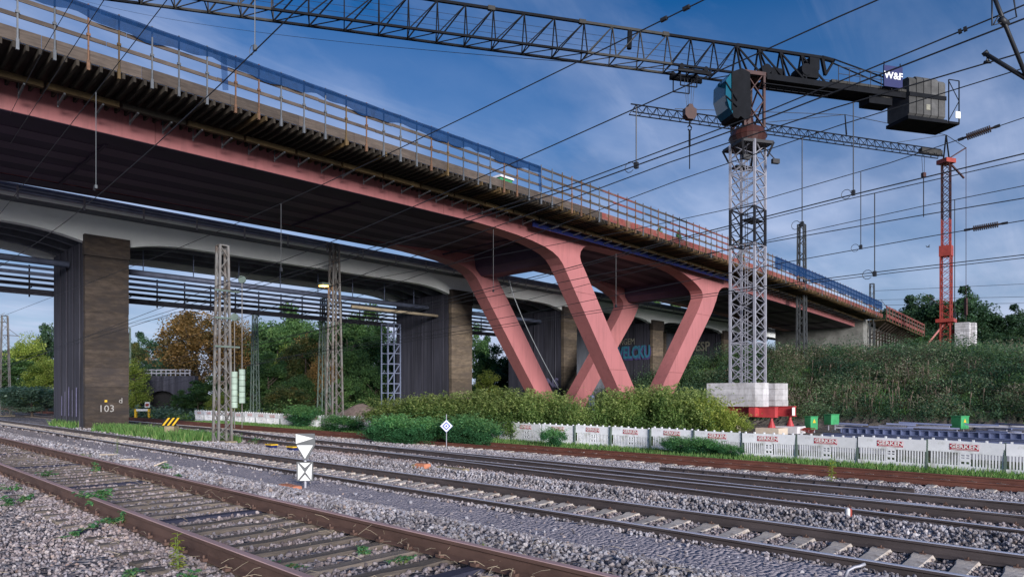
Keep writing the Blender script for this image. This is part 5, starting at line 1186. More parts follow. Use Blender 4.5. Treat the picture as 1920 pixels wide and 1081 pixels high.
# tunnel / underpass
YT = 83
tn = thing('tunnel_portal', 'dark arched underpass in a grey wall beyond the tracks at left', 'tunnel', (*at(305, 740, YT)[:2], 0)); TF = facing(305, 740, YT); k = YT/F
mb = MB(TF)
arch = [(-26, -40), (-27, -8)]+[(-26+50*(1-math.cos(a))/2, -8+16*math.sin(a)) for a in np.linspace(.15, 2.9, 9)]+[(26, -8), (25, -40)]
outl = [(-55, -40), (-55, 36), (60, 36), (60, -40)]
mb.poly([(x*k, y*k) for x, y in outl[:2]+outl[2:]+arch[::-1]], 'y', 0, 1.0); mb.build('portal_wall', 'pierside', tn)
mb = MB(TF); mb.box(-30*k, 30*k, 1.1, 8, -40*k, 12*k); mb.build('dark_interior', 'black', tn)
mb = MB(TF)
for i in range(12): mb.bar(((-50+i*9)*k, .3, 36*k), ((-50+i*9)*k, .3, 47*k), .12)
for y in (41, 47): mb.bar((-50*k, .3, y*k), (50*k, .3, y*k), .15)
mb.build('parapet_rail', 'galv', tn)
# dirt heap
Ym = 55; pm_ = at(678, 740, Ym); zgm = gz(pm_.x, pm_.y); n = 26; V_ = []; 
for i in range(n):
    for j in range(n):
        x = -4.2+8.4*i/(n-1); y = -2.6+5.2*j/(n-1); r = math.sqrt((x/3.6)**2+(y/2.3)**2); h = max(0, 1.95*(1-r**1.3)) if r < 1 else 0
        V_.append((pm_.x+CO*x+SI*y, pm_.y-SI*x+CO*y, zgm-.1+h+(random.uniform(-.07, .07) if h else 0)))
ii = np.arange(n*n).reshape(n, n); Fm = np.stack([ii[:-1, :-1], ii[1:, :-1], ii[1:, 1:], ii[:-1, 1:]], -1).reshape(-1, 4)
link('dirt_heap', npmesh('dirt_heap', np.array(V_), Fm, 'dirt', smooth=True), label='brown heap of earth behind the tall pale mast', cat='heap')

# ------------------------------------------------------------------ construction yard
def yard_box(px, py0, py1, wpx, Y, lab, warn):
    p = at(px, 740, Y); t = thing('electric_cabinet', lab, 'cabinet', (p.x, p.y, gz(p.x, p.y))); k = Y/F; TFm = Matrix.Translation((p.x, p.y, 0)) @ Matrix.Rotation(math.radians(-20), 4, 'Z')
    w_ = wpx*k/2; za = (740-py1)*k; zt_ = (740-py0)*k
    mb = MB(TFm); mb.cbox(-w_, w_, -w_*.7, w_*.7, za, zt_, .03); mb.build('cabinet_body', 'green', t)
    mb = MB(TFm); mb.box(-w_-.03, w_+.03, -w_*.7-.03, w_*.7+.03, zt_, zt_+.05); mb.build('cabinet_lid', 'green', t)
    mb = MB(TFm)
    for s_ in (-1, 1): mb.bar((s_*w_*.8, 0, gz(p.x, p.y)), (s_*w_*.8, 0, za), .08)
    mb.build('cabinet_feet', 'galv', t)
    if warn: mb = MB(TFm); mb.poly([(-.14, za+.45), (.14, za+.45), (0, za+.72)], 'y', -w_*.7-.01, -w_*.7-.002); mb.build('warning_triangle', 'yellow', t)
yard_box(1521, 781, 804, 19, 46, 'leftmost green electric cabinet with warning triangle beside the crane base', True)
yard_box(1559, 777, 795, 22, 50, 'middle green electric cabinet behind the end of the steel beams', False)
yard_box(1800, 780, 803, 25, 47, 'right hand green electric cabinet behind the steel beams', True)
bs = thing('steel_beams', 'long stack of blue grey steel beams lying in the yard behind the white barrier', 'steel beams', (*at(1720, 740, 40)[:2], -2.6))
Uy = 39.0; va, vb = v_of(1935, Uy)-3, v_of(1542, Uy)
for j, (du, z0_, h_) in enumerate(((0, -2.35, .22), (.5, -2.35, .22), (0.15, -2.10, .30))):
    mb = MB(); mb.box(Uy+du, Uy+du+.22, va, vb-.5*j, z0_, z0_+.03); mb.box(Uy+du, Uy+du+.22, va, vb-.5*j, z0_+h_-.03, z0_+h_); mb.box(Uy+du+.09, Uy+du+.13, va, vb-.5*j, z0_+.03, z0_+h_-.03)
    mb.build('beam', 'bluesteel', bs)
mb = MB(); v = va
while v < vb-.6: mb.box(Uy+.13, Uy+.27, v, v+.05, -2.07, -1.83); v += .42
mb.build('stiffener', 'bluesteel', bs, kind='stuff')
for i in range(5):
    v = va+1+i*(vb-va-2)/4; mb = MB(); mb.box(Uy-.3, Uy+1.0, v-.15, v+.15, -2.6, -2.36); mb.build('timber_bearer', 'sleepwood', bs)
for i, (px, hh_) in enumerate(((1600, .25), (1672, .35), (1745, .22), (1856, .3), (1893, .5))):
    p = at(px, 740, 44); zz_ = gz(p.x, p.y); t = thing('material_pile', ['low pile of blue grey steel parts behind the left end of the beams', 'grey steel parts piled behind the beam stack left of centre', 'small grey crate behind the middle of the beam stack', 'dark frame parts behind the beams near the right cabinet', 'rightmost blue grey frame standing behind the beam stack'][i], 'steel parts', (p.x, p.y, zz_))
    for q in range(6):
        mb = MB(); a = p.x+random.uniform(-.5, .5); b = p.y+random.uniform(-.6, .6); th = random.uniform(-.5, .5); l_ = random.uniform(.7, 1.6); z_ = zz_+.1+q*.11; mb.bar((a-l_*math.sin(th), b-l_*math.cos(th), z_), (a+l_*math.sin(th), b+l_*math.cos(th), z_+random.uniform(0, .12)), .12, .10); mb.build('steel_part', 'bluesteel' if q % 2 else 'galv', t)
# blue tarp
Vt = []; n = 14; pt = at(1735, 811, 36.5); zt0 = gz(pt.x, pt.y)
for i in range(n):
    for j in range(8):
        x = -1.6+3.2*i/(n-1); y = -.5+j/7; Vt.append((pt.x+CO*x, pt.y-SI*x+y, zt0+.45*math.sin(math.pi*j/7)*(.8+.4*math.sin(i*1.3))+.04*math.sin(i*2.1+j)))
ii = np.arange(n*8).reshape(n, 8); Ft = np.stack([ii[:-1, :-1], ii[1:, :-1], ii[1:, 1:], ii[:-1, 1:]], -1).reshape(-1, 4)
o = link('tarpaulin', npmesh('tarpaulin', np.array(Vt), Ft, 'tarp'), label='crumpled blue tarpaulin on the ground just behind the white barrier', cat='tarpaulin'); o.modifiers.new('thickness', 'SOLIDIFY').thickness = .01
# long grey slab strip behind the fence
t = thing('panel_strip', 'long flat grey panels lying behind the barrier below the steel beams', 'panels', (*at(1760, 740, 33)[:2], -2.6))
for i in range(7):
    v = -2+i*2.5; mb = MB(); mb.cbox(31.5, 33.2, v, v+2.4, gz(32, v), gz(32, v)+.55, .02); mb.build('panel', 'jibgrey' if i % 3 == 0 else 'galv', t)
# red-orange bits by the crane pads
p = at(1508, 740, 44.5); mb = MB()
for i in range(4): mb.bar((p.x+i*.2, p.y-.5, gz(p.x, p.y)+.05+i*.1), (p.x+.3+i*.2, p.y+.6, gz(p.x, p.y)+.35), .06)
mb.build('steel_bars', 'brightred', None, label='small heap of red steel bars beside the crane footing', cat='steel bars')
# bird
p = at(1740, 463, 60); mb = MB(TF := facing(1740, 463, 60)); mb.tube([(-.15, 0, 0), (0, 0, .01), (.15, 0, 0)], .03, 6); mb.add([(-.03, 0, 0), (.05, 0, 0), (-.12, .1, .17), (-.18, .1, .16)], [(0, 1, 2, 3)]); mb.add([(-.03, 0, 0), (.05, 0, 0), (.12, -.1, .15), (.03, -.1, .18)], [(0, 1, 2, 3)])
mb.build('bird', 'black', None, label='tiny dark bird flying left of the red crane tower', cat='bird')

# ------------------------------------------------------------------ vegetation
def blobs(n, rx, ry, rz, cz, shell=.55):
    B = []
    for i in range(n):
        d = RNG.normal(0, 1, 3); d /= np.linalg.norm(d); r = RNG.uniform(shell, 1.0)
        B.append((d[0]*rx*r, d[1]*ry*r, cz+d[2]*rz*r, RNG.uniform(.18, .38)))
    return np.array(B)
def crown(H, R, n_leaf, leaf, m, low=.25, n_blob=44, sparse=1.0):
    rz = H*(1-low)/2; cz = H*low+rz; B = blobs(n_blob, R*.78, R*.78, rz*.82, cz)
    per = n_leaf//n_blob; Ps = []; Ts = []
    for (x, y, z, s) in B:
        r = s*R*1.2*sparse*RNG.uniform(.6, 1.15); d = RNG.normal(0, 1, (per, 3)); d /= np.linalg.norm(d, axis=1)[:, None]; q = RNG.random(per)**.45
        p = d*q[:, None]*r*np.array([1, 1, .7])+np.array([x, y, z]); Ps.append(p)
        Ts.append(np.clip(RNG.normal(.42, .14)+RNG.normal(0, .13, per), 0, 1))
    Pp = np.concatenate(Ps); Tt = np.concatenate(Ts); ok = Pp[:, 2] > .05
    V, Fq_, T_ = leafgeo(Pp[ok], RNG.uniform(.7, 1.3, ok.sum())*leaf, Tt[ok], aspect=.7)
    return npmesh('crown', V, Fq_, m, T_)
def trunk(H, R, r0, low, spread=.7, n=7):
    mb = MB(); top = H*.72; lean = random.uniform(-.05, .05)*H
    mb.tube([(0, 0, -.3), (lean*.2, 0, H*.25), (lean*.5, .1, H*.5), (lean, 0, top)], r0, 7, r2=r0*.25)
    for i in range(n):
        a = random.uniform(0, 6.28); z0 = H*random.uniform(low*.8, .6); l = R*random.uniform(.6, .95); s = z0/top
        mb.tube([(lean*s, 0, z0), (lean*s+l*.5*math.cos(a), l*.5*math.sin(a), z0+l*.45), (lean*s+l*math.cos(a), l*math.sin(a), z0+l*.8)], r0*.4, 5, r2=r0*.08)
    return mb
PROTO = {}
def tree_proto(key, H, R, nl, leaf, m, low, r0, sparse=1.0, nb=48):
    PROTO[key] = (crown(H, R, nl, leaf, m, low, nb, sparse), trunk(H, R, r0, low), H, R)
tree_proto('dark', 12, 4.8, 15000, .38, 'leafdark', .06, .3)
tree_proto('dark2', 12, 5.4, 15000, .38, 'leafdark', .05, .3, nb=60)
tree_proto('mid', 12, 5.2, 16000, .33, 'leaf', .04, .28, nb=60)
tree_proto('green', 12, 4.4, 15000, .34, 'leaf', .06, .25)
tree_proto('green2', 12, 4.0, 13000, .34, 'leaf', .05, .25, sparse=.95, nb=34)
tree_proto('orange', 12, 5.2, 16000, .30, 'leaforange', .10, .28, nb=64)
tree_proto('mix', 12, 4.4, 14000, .32, 'leafmix', .06, .25)
tree_proto('yellow', 12, 4.2, 13000, .30, 'leafyel', .03, .2)
tree_proto('silver', 12, 6.0, 12000, .4, 'silver', .02, .2)
tree_proto('thin', 12, 3.4, 3200, .38, 'leaf', .25, .22, sparse=.75, nb=16)
TMESH = {}
def plant_tree(key, px, top, Y, wpx, label, group, name='tree'):
    cm, tb_, H, R = PROTO[key]; p = at(px, 740, Y); z0 = gz(p.x, p.y); h = (740-top)/F*Y-z0; s = h/H; sr = (wpx/2)/F*Y/R
    t = thing(name, label, 'tree', (p.x, p.y, z0), random.uniform(0, 6.28), group); t.scale = (sr, sr, s)
    link('crown', cm, t)
    if key not in TMESH:
        o = tb_.build('trunk', 'bark', t, local=True); TMESH[key] = o.data
    else: link('trunk', TMESH[key], t)
GL, GR, GM = 'trees at the left beyond the tracks', 'trees on the bank at the right', 'trees behind the middle of the bridge'
TL = [('silver', 60, 718, 64, 150, 'low silvery scrub at the far left behind the tracks', GL), ('silver', 130, 722, 70, 120, 'low silvery scrub partly behind the dark pier', GL),
 ('green2', 35, 660, 90, 100, 'bushy green tree at the far left edge', GL), ('dark', 88, 598, 105, 78, 'tall dark tree just left of the dark pier', GL), ('yellow', 78, 664, 78, 75, 'yellow green bush below the tall dark tree at left', GL),
 ('green', 5, 690, 84, 80, 'green bush cut by the left frame edge', GL),
 ('dark2', 275, 610, 125, 95, 'dark round tree above the tunnel mouth', GL), ('yellow', 252, 668, 80, 66, 'bright yellow green bush right of the dark pier', GL), ('dark', 232, 660, 110, 60, 'dark tree peeking out right of the dark pier', GL),
 ('orange', 368, 566, 88, 165, 'large orange brown autumn tree right of the tunnel', GL), ('orange', 440, 585, 92, 110, 'rusty autumn tree behind the weighted mast', GL), ('mix', 352, 690, 88, 70, 'dull green bush at the foot of the orange tree', GL),
 ('green', 400, 700, 76, 110, 'green scrub behind the weighted mast', GL), ('green2', 520, 592, 86, 95, 'light green tree between the two lattice masts', GL), ('mix', 572, 612, 80, 100, 'turning tree with brown patches left of the pale mast', GL),
 ('leaf' if False else 'green', 475, 690, 74, 90, 'green bush at the foot of the thin mast', GL), ('mix', 545, 715, 66, 95, 'olive bush left of the tall pale mast', GL),
 ('thin', 600, 585, 80, 80, 'thin open tree above the pale mast foot', GL), ('thin', 655, 580, 84, 80, 'thin open tree right of the tall pale mast', GL), ('mid', 660, 630, 76, 95, 'deep green tree behind the dirt heap', GL), ('green', 712, 600, 82, 95, 'green tree behind the scaffold tower', GL),
 ('mid', 705, 670, 72, 90, 'deep green bush left of the scaffold tower', GL), ('mid', 760, 600, 90, 110, 'green tree behind the second pier', GL), 
 ('green', 925, 640, 88, 90, 'green tree seen between second pier and coral leg', GL), ('yellow', 915, 690, 78, 60, 'pale green bush right of the second pier', GL), ('dark', 955, 670, 84, 80, 'dark bush behind the left coral leg', GL), ('green', 895, 600, 110, 70, 'tall green tree right of the second pier', GL),
 ('orange', 606, 655, 72, 70, 'brown green tree directly behind the tall pale mast', GL), ('green', 505, 655, 74, 90, 'mid green tree between thin mast and olive bush', GL), ('mid', 560, 690, 70, 80, 'mid green bush left of the green grey mast', GL),
 ('green2', 640, 700, 68, 80, 'leafy bush just left of the dirt heap top', GL), ('dark2', 300, 650, 100, 90, 'dark tree standing over the tunnel parapet', GL), ('green', 372, 730, 72, 80, 'bright low bush right of the tunnel mouth', GL), ('mid', 455, 620, 100, 100, 'broad tree filling the gap behind the thin mast', GL),
 ('yellow', 420, 730, 68, 70, 'yellowish bush near the foot of the weighted mast', GL), ('green', 690, 560, 100, 110, 'tall green tree behind the pipe rack right', GL), ('mid', 560, 566, 105, 110, 'tall broad tree behind the light green one', GL), ('green', 342, 728, 78, 46, 'green bush hiding the right side of the tunnel', GL), ('mix', 630, 585, 100, 100, 'tall turning tree far behind the pale mast', GL), ('green2', 20, 640, 100, 90, 'pale green tree behind the left edge mast', GL), ('dark2', 1010, 600, 100, 90, 'dark tree in the shade between the piers', GL),
 ('mid', 500, 575, 95, 110, 'broad green tree rising behind the thin mast', GL), ('yellow', 535, 640, 84, 70, 'pale yellow green tree between the thin mast and the tall mast', GL), ('orange', 575, 620, 90, 80, 'rust coloured tree left of the tall pale mast', GL), ('green2', 660, 570, 90, 110, 'big leafy tree right behind the tall pale mast', GL), ('green', 545, 560, 110, 120, 'tallest green tree under the old bridge', GL), ('yellow', 60, 620, 96, 90, 'light green tree behind the far left edge mast', GL), ('mix', 250, 625, 100, 70, 'turning tree right behind the dark pier', GL),
 ('dark2', 1690, 540, 170, 120, 'dark wood edge tree right of the abutment', GR), ('dark', 1735, 545, 165, 100, 'dark tree left of the red crane', GR), ('dark2', 1795, 524, 160, 135, 'tallest dark tree directly behind the red crane', GR), ('dark', 1838, 565, 158, 80, 'dark tree behind the pale block stack', GR),
 ('dark2', 1895, 560, 155, 95, 'dark round tree near the right frame edge', GR), ('dark', 1655, 575, 175, 70, 'dark tree behind the bridge railing end', GR), ('dark', 1870, 620, 140, 90, 'dark low tree right of the block stack', GR), ('green2', 1700, 612, 140, 90, 'green bush right of the abutment railing', GR), ('dark2', 1760, 610, 150, 120, 'wide dark bush behind the red crane foot', GR), ('dark', 1925, 590, 160, 90, 'dark tree cut by the right frame edge', GR), ('green', 1830, 640, 128, 100, 'green bush at the foot of the block stack', GR),
 ('thin', 1235, 402, 125, 56, 'left thin treetop showing over the bridge railing', GM), ('thin', 1275, 408, 125, 50, 'right thin treetop showing over the bridge railing', GM), ('thin', 1385, 452, 130, 60, 'thin treetop over the railing beside the crane tower', GM)]
for (k_, px, top, Y, wpx, lab, grp) in TL: plant_tree(k_, px, top, Y, wpx, lab, grp)

# shrub rows behind the fence
def shrub_mesh(H, R, n, leaf, m, seed_tint=.45):
    nb = 30; B = blobs(nb, R*.8, R*.8, H*.44, H*.48, .35); per = n//nb; Ps = []; Ts = []
    for (x, y, z, s) in B:
        r = s*R*1.1; d = RNG.normal(0, 1, (per, 3)); d /= np.linalg.norm(d, axis=1)[:, None]; q = RNG.random(per)**.5
        p = d*q[:, None]*r*np.array([1, 1, .8])+np.array([x, y, z]); Ps.append(p)
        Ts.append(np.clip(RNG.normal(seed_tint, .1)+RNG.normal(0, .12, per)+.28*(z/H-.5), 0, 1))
    # upright arching sprays on top
    ns = 190
    for i in range(ns):
        a = RNG.uniform(0, 6.28); r0 = R*RNG.uniform(0, .75); x, y = r0*math.cos(a), r0*math.sin(a); z0 = H*(.72-.25*(r0/R)**2); L_ = RNG.uniform(.3, 1.1); t = RNG.random(26)
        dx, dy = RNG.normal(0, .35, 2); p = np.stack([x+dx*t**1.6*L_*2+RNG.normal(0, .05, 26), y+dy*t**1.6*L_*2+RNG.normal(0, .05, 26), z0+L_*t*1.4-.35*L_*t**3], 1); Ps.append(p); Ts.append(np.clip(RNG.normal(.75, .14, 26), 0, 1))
    Pp = np.concatenate(Ps); Tt = np.concatenate(Ts); ok = Pp[:, 2] > .02
    V, Fq_, T_ = leafgeo(Pp[ok], RNG.uniform(.5, 1.5, ok.sum())*leaf, Tt[ok], aspect=.5); return npmesh('foliage', V, Fq_, m, T_)
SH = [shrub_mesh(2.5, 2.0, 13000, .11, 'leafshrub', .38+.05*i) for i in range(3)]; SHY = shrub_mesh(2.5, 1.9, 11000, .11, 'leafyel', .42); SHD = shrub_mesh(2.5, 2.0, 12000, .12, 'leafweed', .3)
def stems(R, H):
    mb = MB()
    for i in range(26):
        a = random.uniform(0, 6.28); r = R*random.uniform(0, .5); q = R*random.uniform(.2, .9); mb.tube([(r*math.cos(a), r*math.sin(a), -.1), (q*.7*math.cos(a), q*.7*math.sin(a), H*.5), (q*math.cos(a), q*math.sin(a), H*random.uniform(.6, .9))], .018, 4, r2=.006)
    return mb
stm = stems(2, 2.5); st_me = None
GS = 'shrubs growing behind the white barrier'
shr = [(738, 745, 39, 120, 0), (790, 738, 38, 130, 1), (845, 733, 37.5, 130, 2), (900, 728, 37, 130, 0), (955, 724, 37, 130, 1), (1005, 727, 36.5, 110, 2), (1050, 737, 36, 100, 0), (1078, 752, 35.5, 70, 1),
       (1150, 727, 36, 110, 2), (1200, 722, 36, 120, 0), (1250, 718, 35.5, 120, 1), (1295, 724, 35, 110, 2), (1335, 740, 34.5, 95, 3), (1368, 768, 34, 75, 3)]
names = ['leftmost', 'second', 'third', 'fourth', 'fifth', 'sixth', 'seventh', 'eighth']
for i, (px, top, Y, wpx, kk) in enumerate(shr):
    p = at(px, 740, Y); z0 = gz(p.x, p.y); h = (740-top)/F*Y-z0; s = h/2.9; sr = wpx/2/F*Y/1.55
    lab = ('%s feathery green shrub of the left row below the coral legs' % names[i]) if i < 8 else (['leftmost', 'second', 'third', 'fourth', 'fifth, yellowish', 'last, lowest yellow'][i-8]+' shrub of the right row beside the crane base')
    t = thing('shrub', lab, 'shrub', (p.x, p.y, z0), random.uniform(0, 6.28), GS); t.scale = (sr, sr, s)
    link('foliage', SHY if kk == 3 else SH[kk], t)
    if st_me is None: st_me = stm.build('stems', 'stem', t, local=True).data
    else: link('stems', st_me, t)
GW = 'low green weeds growing against the white barrier'
for i, (px, top, Y, wpx, lab) in enumerate([(735, 783, 33.5, 90, 'leftmost leafy weed clump before the barrier left of the diamond sign'), (790, 788, 33, 80, 'weed clump just left of the diamond sign'), (865, 785, 32.5, 90, 'weed clump just right of the diamond sign'), (905, 792, 32, 70, 'weed clump at the start of the bright barrier panels'), (1035, 806, 31, 50, 'small weed clump in front of the barrier below the shrub gap'), (1270, 822, 27.5, 70, 'leafy weed clump before the barrier below the yellow shrubs'), (1320, 824, 27, 70, 'larger weed clump before the barrier left of the first red signs'), (1365, 838, 26.5, 50, 'low weed clump before the barrier at the left of the red signs'), (640, 782, 43, 90, 'weed clump hiding the barrier at the pale mast foot'), (570, 765, 50, 80, 'bush hiding the barrier left of the pale mast')]):
    p = at(px, 740, Y); z0 = gz(p.x, p.y); h = (740-top)/F*Y-z0; s = max(.2, h/2.4); sr = wpx/2/F*Y/1.55
    t = thing('weed_clump', lab, 'weeds', (p.x, p.y, z0), random.uniform(0, 6.28), GW); t.scale = (sr, sr, s); link('foliage', SHD, t)

# grass verge (nobody could count it)
def blades(u0, u1, v0, v1, n, h0, h1, fn=None, wid=.012):
    u = RNG.uniform(u0, u1, n); v = RNG.uniform(v0, v1, n)
    if fn is not None: k = fn(u, v); u, v = u[k], v[k]
    n = len(u); z = ground(u, v); h = RNG.uniform(h0, h1, n); a = RNG.uniform(0, 6.28, n); w_ = wid*(depth(u, v)/12+.4); dx, dy = np.cos(a)*w_, np.sin(a)*w_; lx, ly = RNG.normal(0, .3, n)*h, RNG.normal(0, .3, n)*h
    V = np.stack([np.stack([u-dx, v-dy, z], 1), np.stack([u+dx, v+dy, z], 1), np.stack([u+lx, v+ly, z+h], 1)], 1).reshape(-1, 3)
    return V, np.arange(3*n).reshape(-1, 3), np.clip(RNG.normal(.45, .22, n), 0, 1)
V, Fq_, T_ = blades(22.6, 27.5, -4, 62, 60000, .06, .26, lambda u, v: RNG.random(len(u)) < .35+.65*sst((u-22.9)/.9), .012)
link('grass_verge', npmesh('grass_verge', V, Fq_, 'grass', T_), label='green grass verge between the far rusty track and the barrier', cat='grass', kind='stuff')
V, Fq_, T_ = blades(10.6, 13.0, 26, 52, 14000, .1, .5, lambda u, v: (np.sin(v*1.1)+np.sin(v*.37+1) > -.5), .012)
link('grass_tufts', npmesh('grass_tufts', V, Fq_, 'grass', T_), label='tufted grass at the foot of the dark pier', cat='grass', kind='stuff')
V, Fq_, T_ = blades(26.5, 60, 40, 120, 40000, .2, .8, None, .02)
link('meadow_grass', npmesh('meadow_grass', V, Fq_, 'grass', T_), label='rough grass and scrub beyond the barrier at left', cat='grass', kind='stuff')
# low scrub stuff: bank, bridge foot, left ground
def scrub(n, ulo, uhi, vlo, vhi, per, r0, r1, leaf, m, name, label, hfac=.8, dens=None, tilt=0, qp=.5, ts=.17):
    cu_ = RNG.uniform(ulo, uhi, n); cv = RNG.uniform(vlo, vhi, n)
    if dens is not None: k = dens(cu_, cv); cu_, cv = cu_[k], cv[k]
    n = len(cu_); cz = ground(cu_, cv); r = RNG.uniform(r0, r1, n); base = np.clip(RNG.normal(.42, ts, n)+.10*np.sin(cu_*.35+cv*.5), .02, .98)
    base = np.where(RNG.random(n) < .10, .93, base)
    d = RNG.normal(0, 1, (n, per, 3)); d /= np.linalg.norm(d, axis=2)[..., None]; d[..., 2] = np.abs(d[..., 2]); q = RNG.random((n, per, 1))**qp
    Pp = d*q*r[:, None, None]*np.array([1, 1, hfac])+np.stack([cu_, cv, cz], 1)[:, None, :]; Tt = np.clip(base[:, None]+RNG.normal(0, .10, (n, per)), 0, 1)
    Pp = Pp.reshape(-1, 3); V, Fq_, T_ = leafgeo(Pp, RNG.uniform(.6, 1.3, len(Pp))*leaf, Tt.ravel(), aspect=.65)
    link(name, npmesh(name, V, Fq_, m, T_), label=label, cat='scrub', kind='stuff')
scrub(1500, 60, 90, -6, 50, 110, .3, .9, .15, 'leafbank', 'bank_scrub', 'dense green and brown scrub covering the embankment at right', 1.0, lambda u, v: (RNG.random(len(u)) < sst((u-61)/4)*(.55+.6*np.sin(u*.55+1.3*np.sin(v*.21))*np.sin(v*.33+.8)+.3)))
scrub(210, 61, 88, -6, 50, 700, 1.3, 3.1, .17, 'leafbank', 'bank_thickets', 'rounded dark thickets covering the embankment', .85, qp=.25, ts=.27)
scrub(110, 60, 84, -6, 46, 330, 1.2, 2.8, .16, 'leafdark', 'bank_bushes', 'lighter green bushes dotted over the embankment', 1.25)
scrub(120, 62, 78, 2, 32, 220, .6, 1.5, .12, 'deadleaf', 'bank_dead_growth', 'brown withered growth among the bank scrub', 1.6)
scrub(55, 60, 86, -6, 44, 520, .9, 2.3, .15, 'leaf', 'bank_yellow_bushes', 'yellow green bramble patches on the bank', .9, qp=.3)
V, Fq_, T_ = blades(63, 74, -6, 48, 7000, .15, .5, lambda u, v: np.sin(u*.7+v*.2)+np.sin(v*.5) > -.3, .016)
link('bank_grass', npmesh('bank_grass', V, Fq_, 'grass', T_), label='rough grass growing on the embankment', cat='grass', kind='stuff')
scrub(500, 80, 125, -10, 42, 80, .8, 2.0, .34, 'leafbank', 'bank_top_scrub', 'dark bushes along the top of the embankment', 1.1, lambda u, v: ~((np.abs(u-DX) < 3) & (np.abs(v-DY) < 3)))
scrub(260, 51, 64, 26, 50, 110, .6, 1.5, .24, 'leafdark', 'underbridge_scrub', 'dark scrub growing under the bridge behind the legs', 1.3)
scrub(620, 30, 64, 54, 100, 110, .8, 2.4, .28, 'leaf', 'left_scrub', 'green undergrowth beyond the barrier at left', 1.0)
scrub(200, 26, 34, 66, 110, 90, .7, 1.6, .30, 'silver', 'silvery_scrub', 'silvery undergrowth behind the far left track', .9)
scrub(60, 11.2, 13.6, 40.5, 44.0, 70, .2, .45, .10, 'leaf', 'pier_weeds', 'green weeds at the foot of the dark pier', 1.2)

# dead stalks over embankment
mb = MB()
for i in range(110):
    u = random.uniform(62, 72); v = random.gauss(17, 5); z = gz(u, v); h = random.uniform(.9, 1.9); dx, dy = random.uniform(-.2, .2), random.uniform(-.2, .2)
    mb.bar((u, v, z), (u+dx, v+dy, z+h), .035); mb.bar((u+dx*.7, v+dy*.7, z+h*.75), (u+dx+.15, v+dy, z+h*.95), .06)
mb.build('dead_stalks', 'deadplant', None, kind='stuff', label='dry brown stalks standing among the bank scrub', cat='dead plants')

# foreground weeds
def leaf_blade(mb, base, az, el, L_, w_, fold=.15):
    d = Vector((math.cos(az)*math.cos(el), math.sin(az)*math.cos(el), math.sin(el))); s = Vector((-math.sin(az), math.cos(az), 0)); n = d.cross(s)*-1; b = Vector(base)
    pts = [b]; 
    for t_, ww in ((.25, .42), (.5, .5), (.78, .3)):
        c = b+d*L_*t_-Vector((0, 0, 1))*L_*.22*t_*t_
        pts += [c-s*w_*ww+Vector((0, 0, fold*w_)), c, c+s*w_*ww+Vector((0, 0, fold*w_))]
    pts.append(b+d*L_-Vector((0, 0, 1))*L_*.22)
    mb.add(pts, [(0, 1, 2), (0, 2, 3), (1, 4, 5, 2), (2, 5, 6, 3), (4, 7, 8, 5), (5, 8, 9, 6), (7, 10, 8), (8, 10, 9)])
def weed(px, u, label, kind, h=.25, n=20, spread=.2, m='leafweed', leaf=.07, vv=None, name='weed'):
    v = v_of(px, u) if vv is None else vv; z = gz(u, v); t = thing(name, label, 'weed', (u, v, z)); st_ = MB(); lf = MB()
    if kind == 'upright':
        for s_ in range(3):
            top = Vector((u+random.uniform(-.04, .04), v+random.uniform(-.05, .05), z+h*random.uniform(.7, 1))); st_.tube([(u, v, z-.02), top], .005, 5, r2=.002)
            for i in range(n):
                f_ = .1+.9*i/n; p = Vector((u, v, z))*(1-f_)+top*f_; leaf_blade(lf, p, i*2.4+s_, random.uniform(-.1, .5), leaf*(1.25-f_*.6), leaf*.34)
    elif kind == 'bush':
        for s_ in range(n):
            a = random.uniform(0, 6.28); r = spread*random.uniform(.3, 1); hh = h*random.uniform(.35, 1); tip = Vector((u+r*math.cos(a), v+r*math.sin(a), z+hh)); st_.tube([(u, v, z-.02), ((u+tip.x)/2, (v+tip.y)/2, z+hh*.75), tip], .004, 4, r2=.002)
            for q in range(5): leaf_blade(lf, tip-Vector((r*math.cos(a), r*math.sin(a), hh*.3))*random.uniform(0, .5), random.uniform(0, 6.28), random.uniform(-.3, .3), leaf*random.uniform(.7, 1.2), leaf*.75)
    elif kind == 'trail':
        a = random.uniform(-.5, .5)+1.2; pts = []
        for i in range(n): pts.append((u+math.cos(a)*spread*i/n+.03*math.sin(i), v+math.sin(a)*spread*i/n, z+.05+.03*math.sin(i*1.1)))
        pts = [(x, y, gz(x, y)+.05+.02*math.sin(i*1.1)) for i, (x, y, _) in enumerate(pts)]
        st_.tube(pts, .004, 4)
        for p in pts:
            for q in range(3): leaf_blade(lf, (p[0], p[1], p[2]+.01), random.uniform(0, 6.28), random.uniform(-.1, .3), leaf*random.uniform(.7, 1.1), leaf*.8)
    st_.build('stem', 'stem', t); o = lf.build('leaves', m, t)
    at_ = o.data.attributes.new('tint', 'FLOAT', 'FACE'); at_.data.foreach_set('value', RNG.uniform(.1, .95, len(o.data.polygons)).astype(np.float32))
weed(335, 2.12, 'tall yellow green leafy weed standing outside the nearest rail', 'upright', .36, 20, m='leafnettle', leaf=.075)
weed(350, 2.05, 'small blue green sprout at the foot of the tall yellow weed', 'bush', .10, 8, .09, leaf=.05)
weed(180, 2.50, 'bramble bush with broad leaves growing over the nearest rail', 'bush', .30, 22, .22, leaf=.085)
weed(223, 2.38, 'round leaved weed just right of the bramble on the rail', 'bush', .20, 14, .15, leaf=.07)
weed(120, 1.75, 'trailing green bramble runner on the gravel at lower left', 'trail', .1, 16, .9, leaf=.075)
weed(15, 1.75, 'trailing green runner at the lower left frame corner', 'trail', .1, 14, .8, leaf=.08)
weed(248, 1.80, 'small weed in the gravel below the trailing runner', 'bush', .09, 8, .10, leaf=.05)
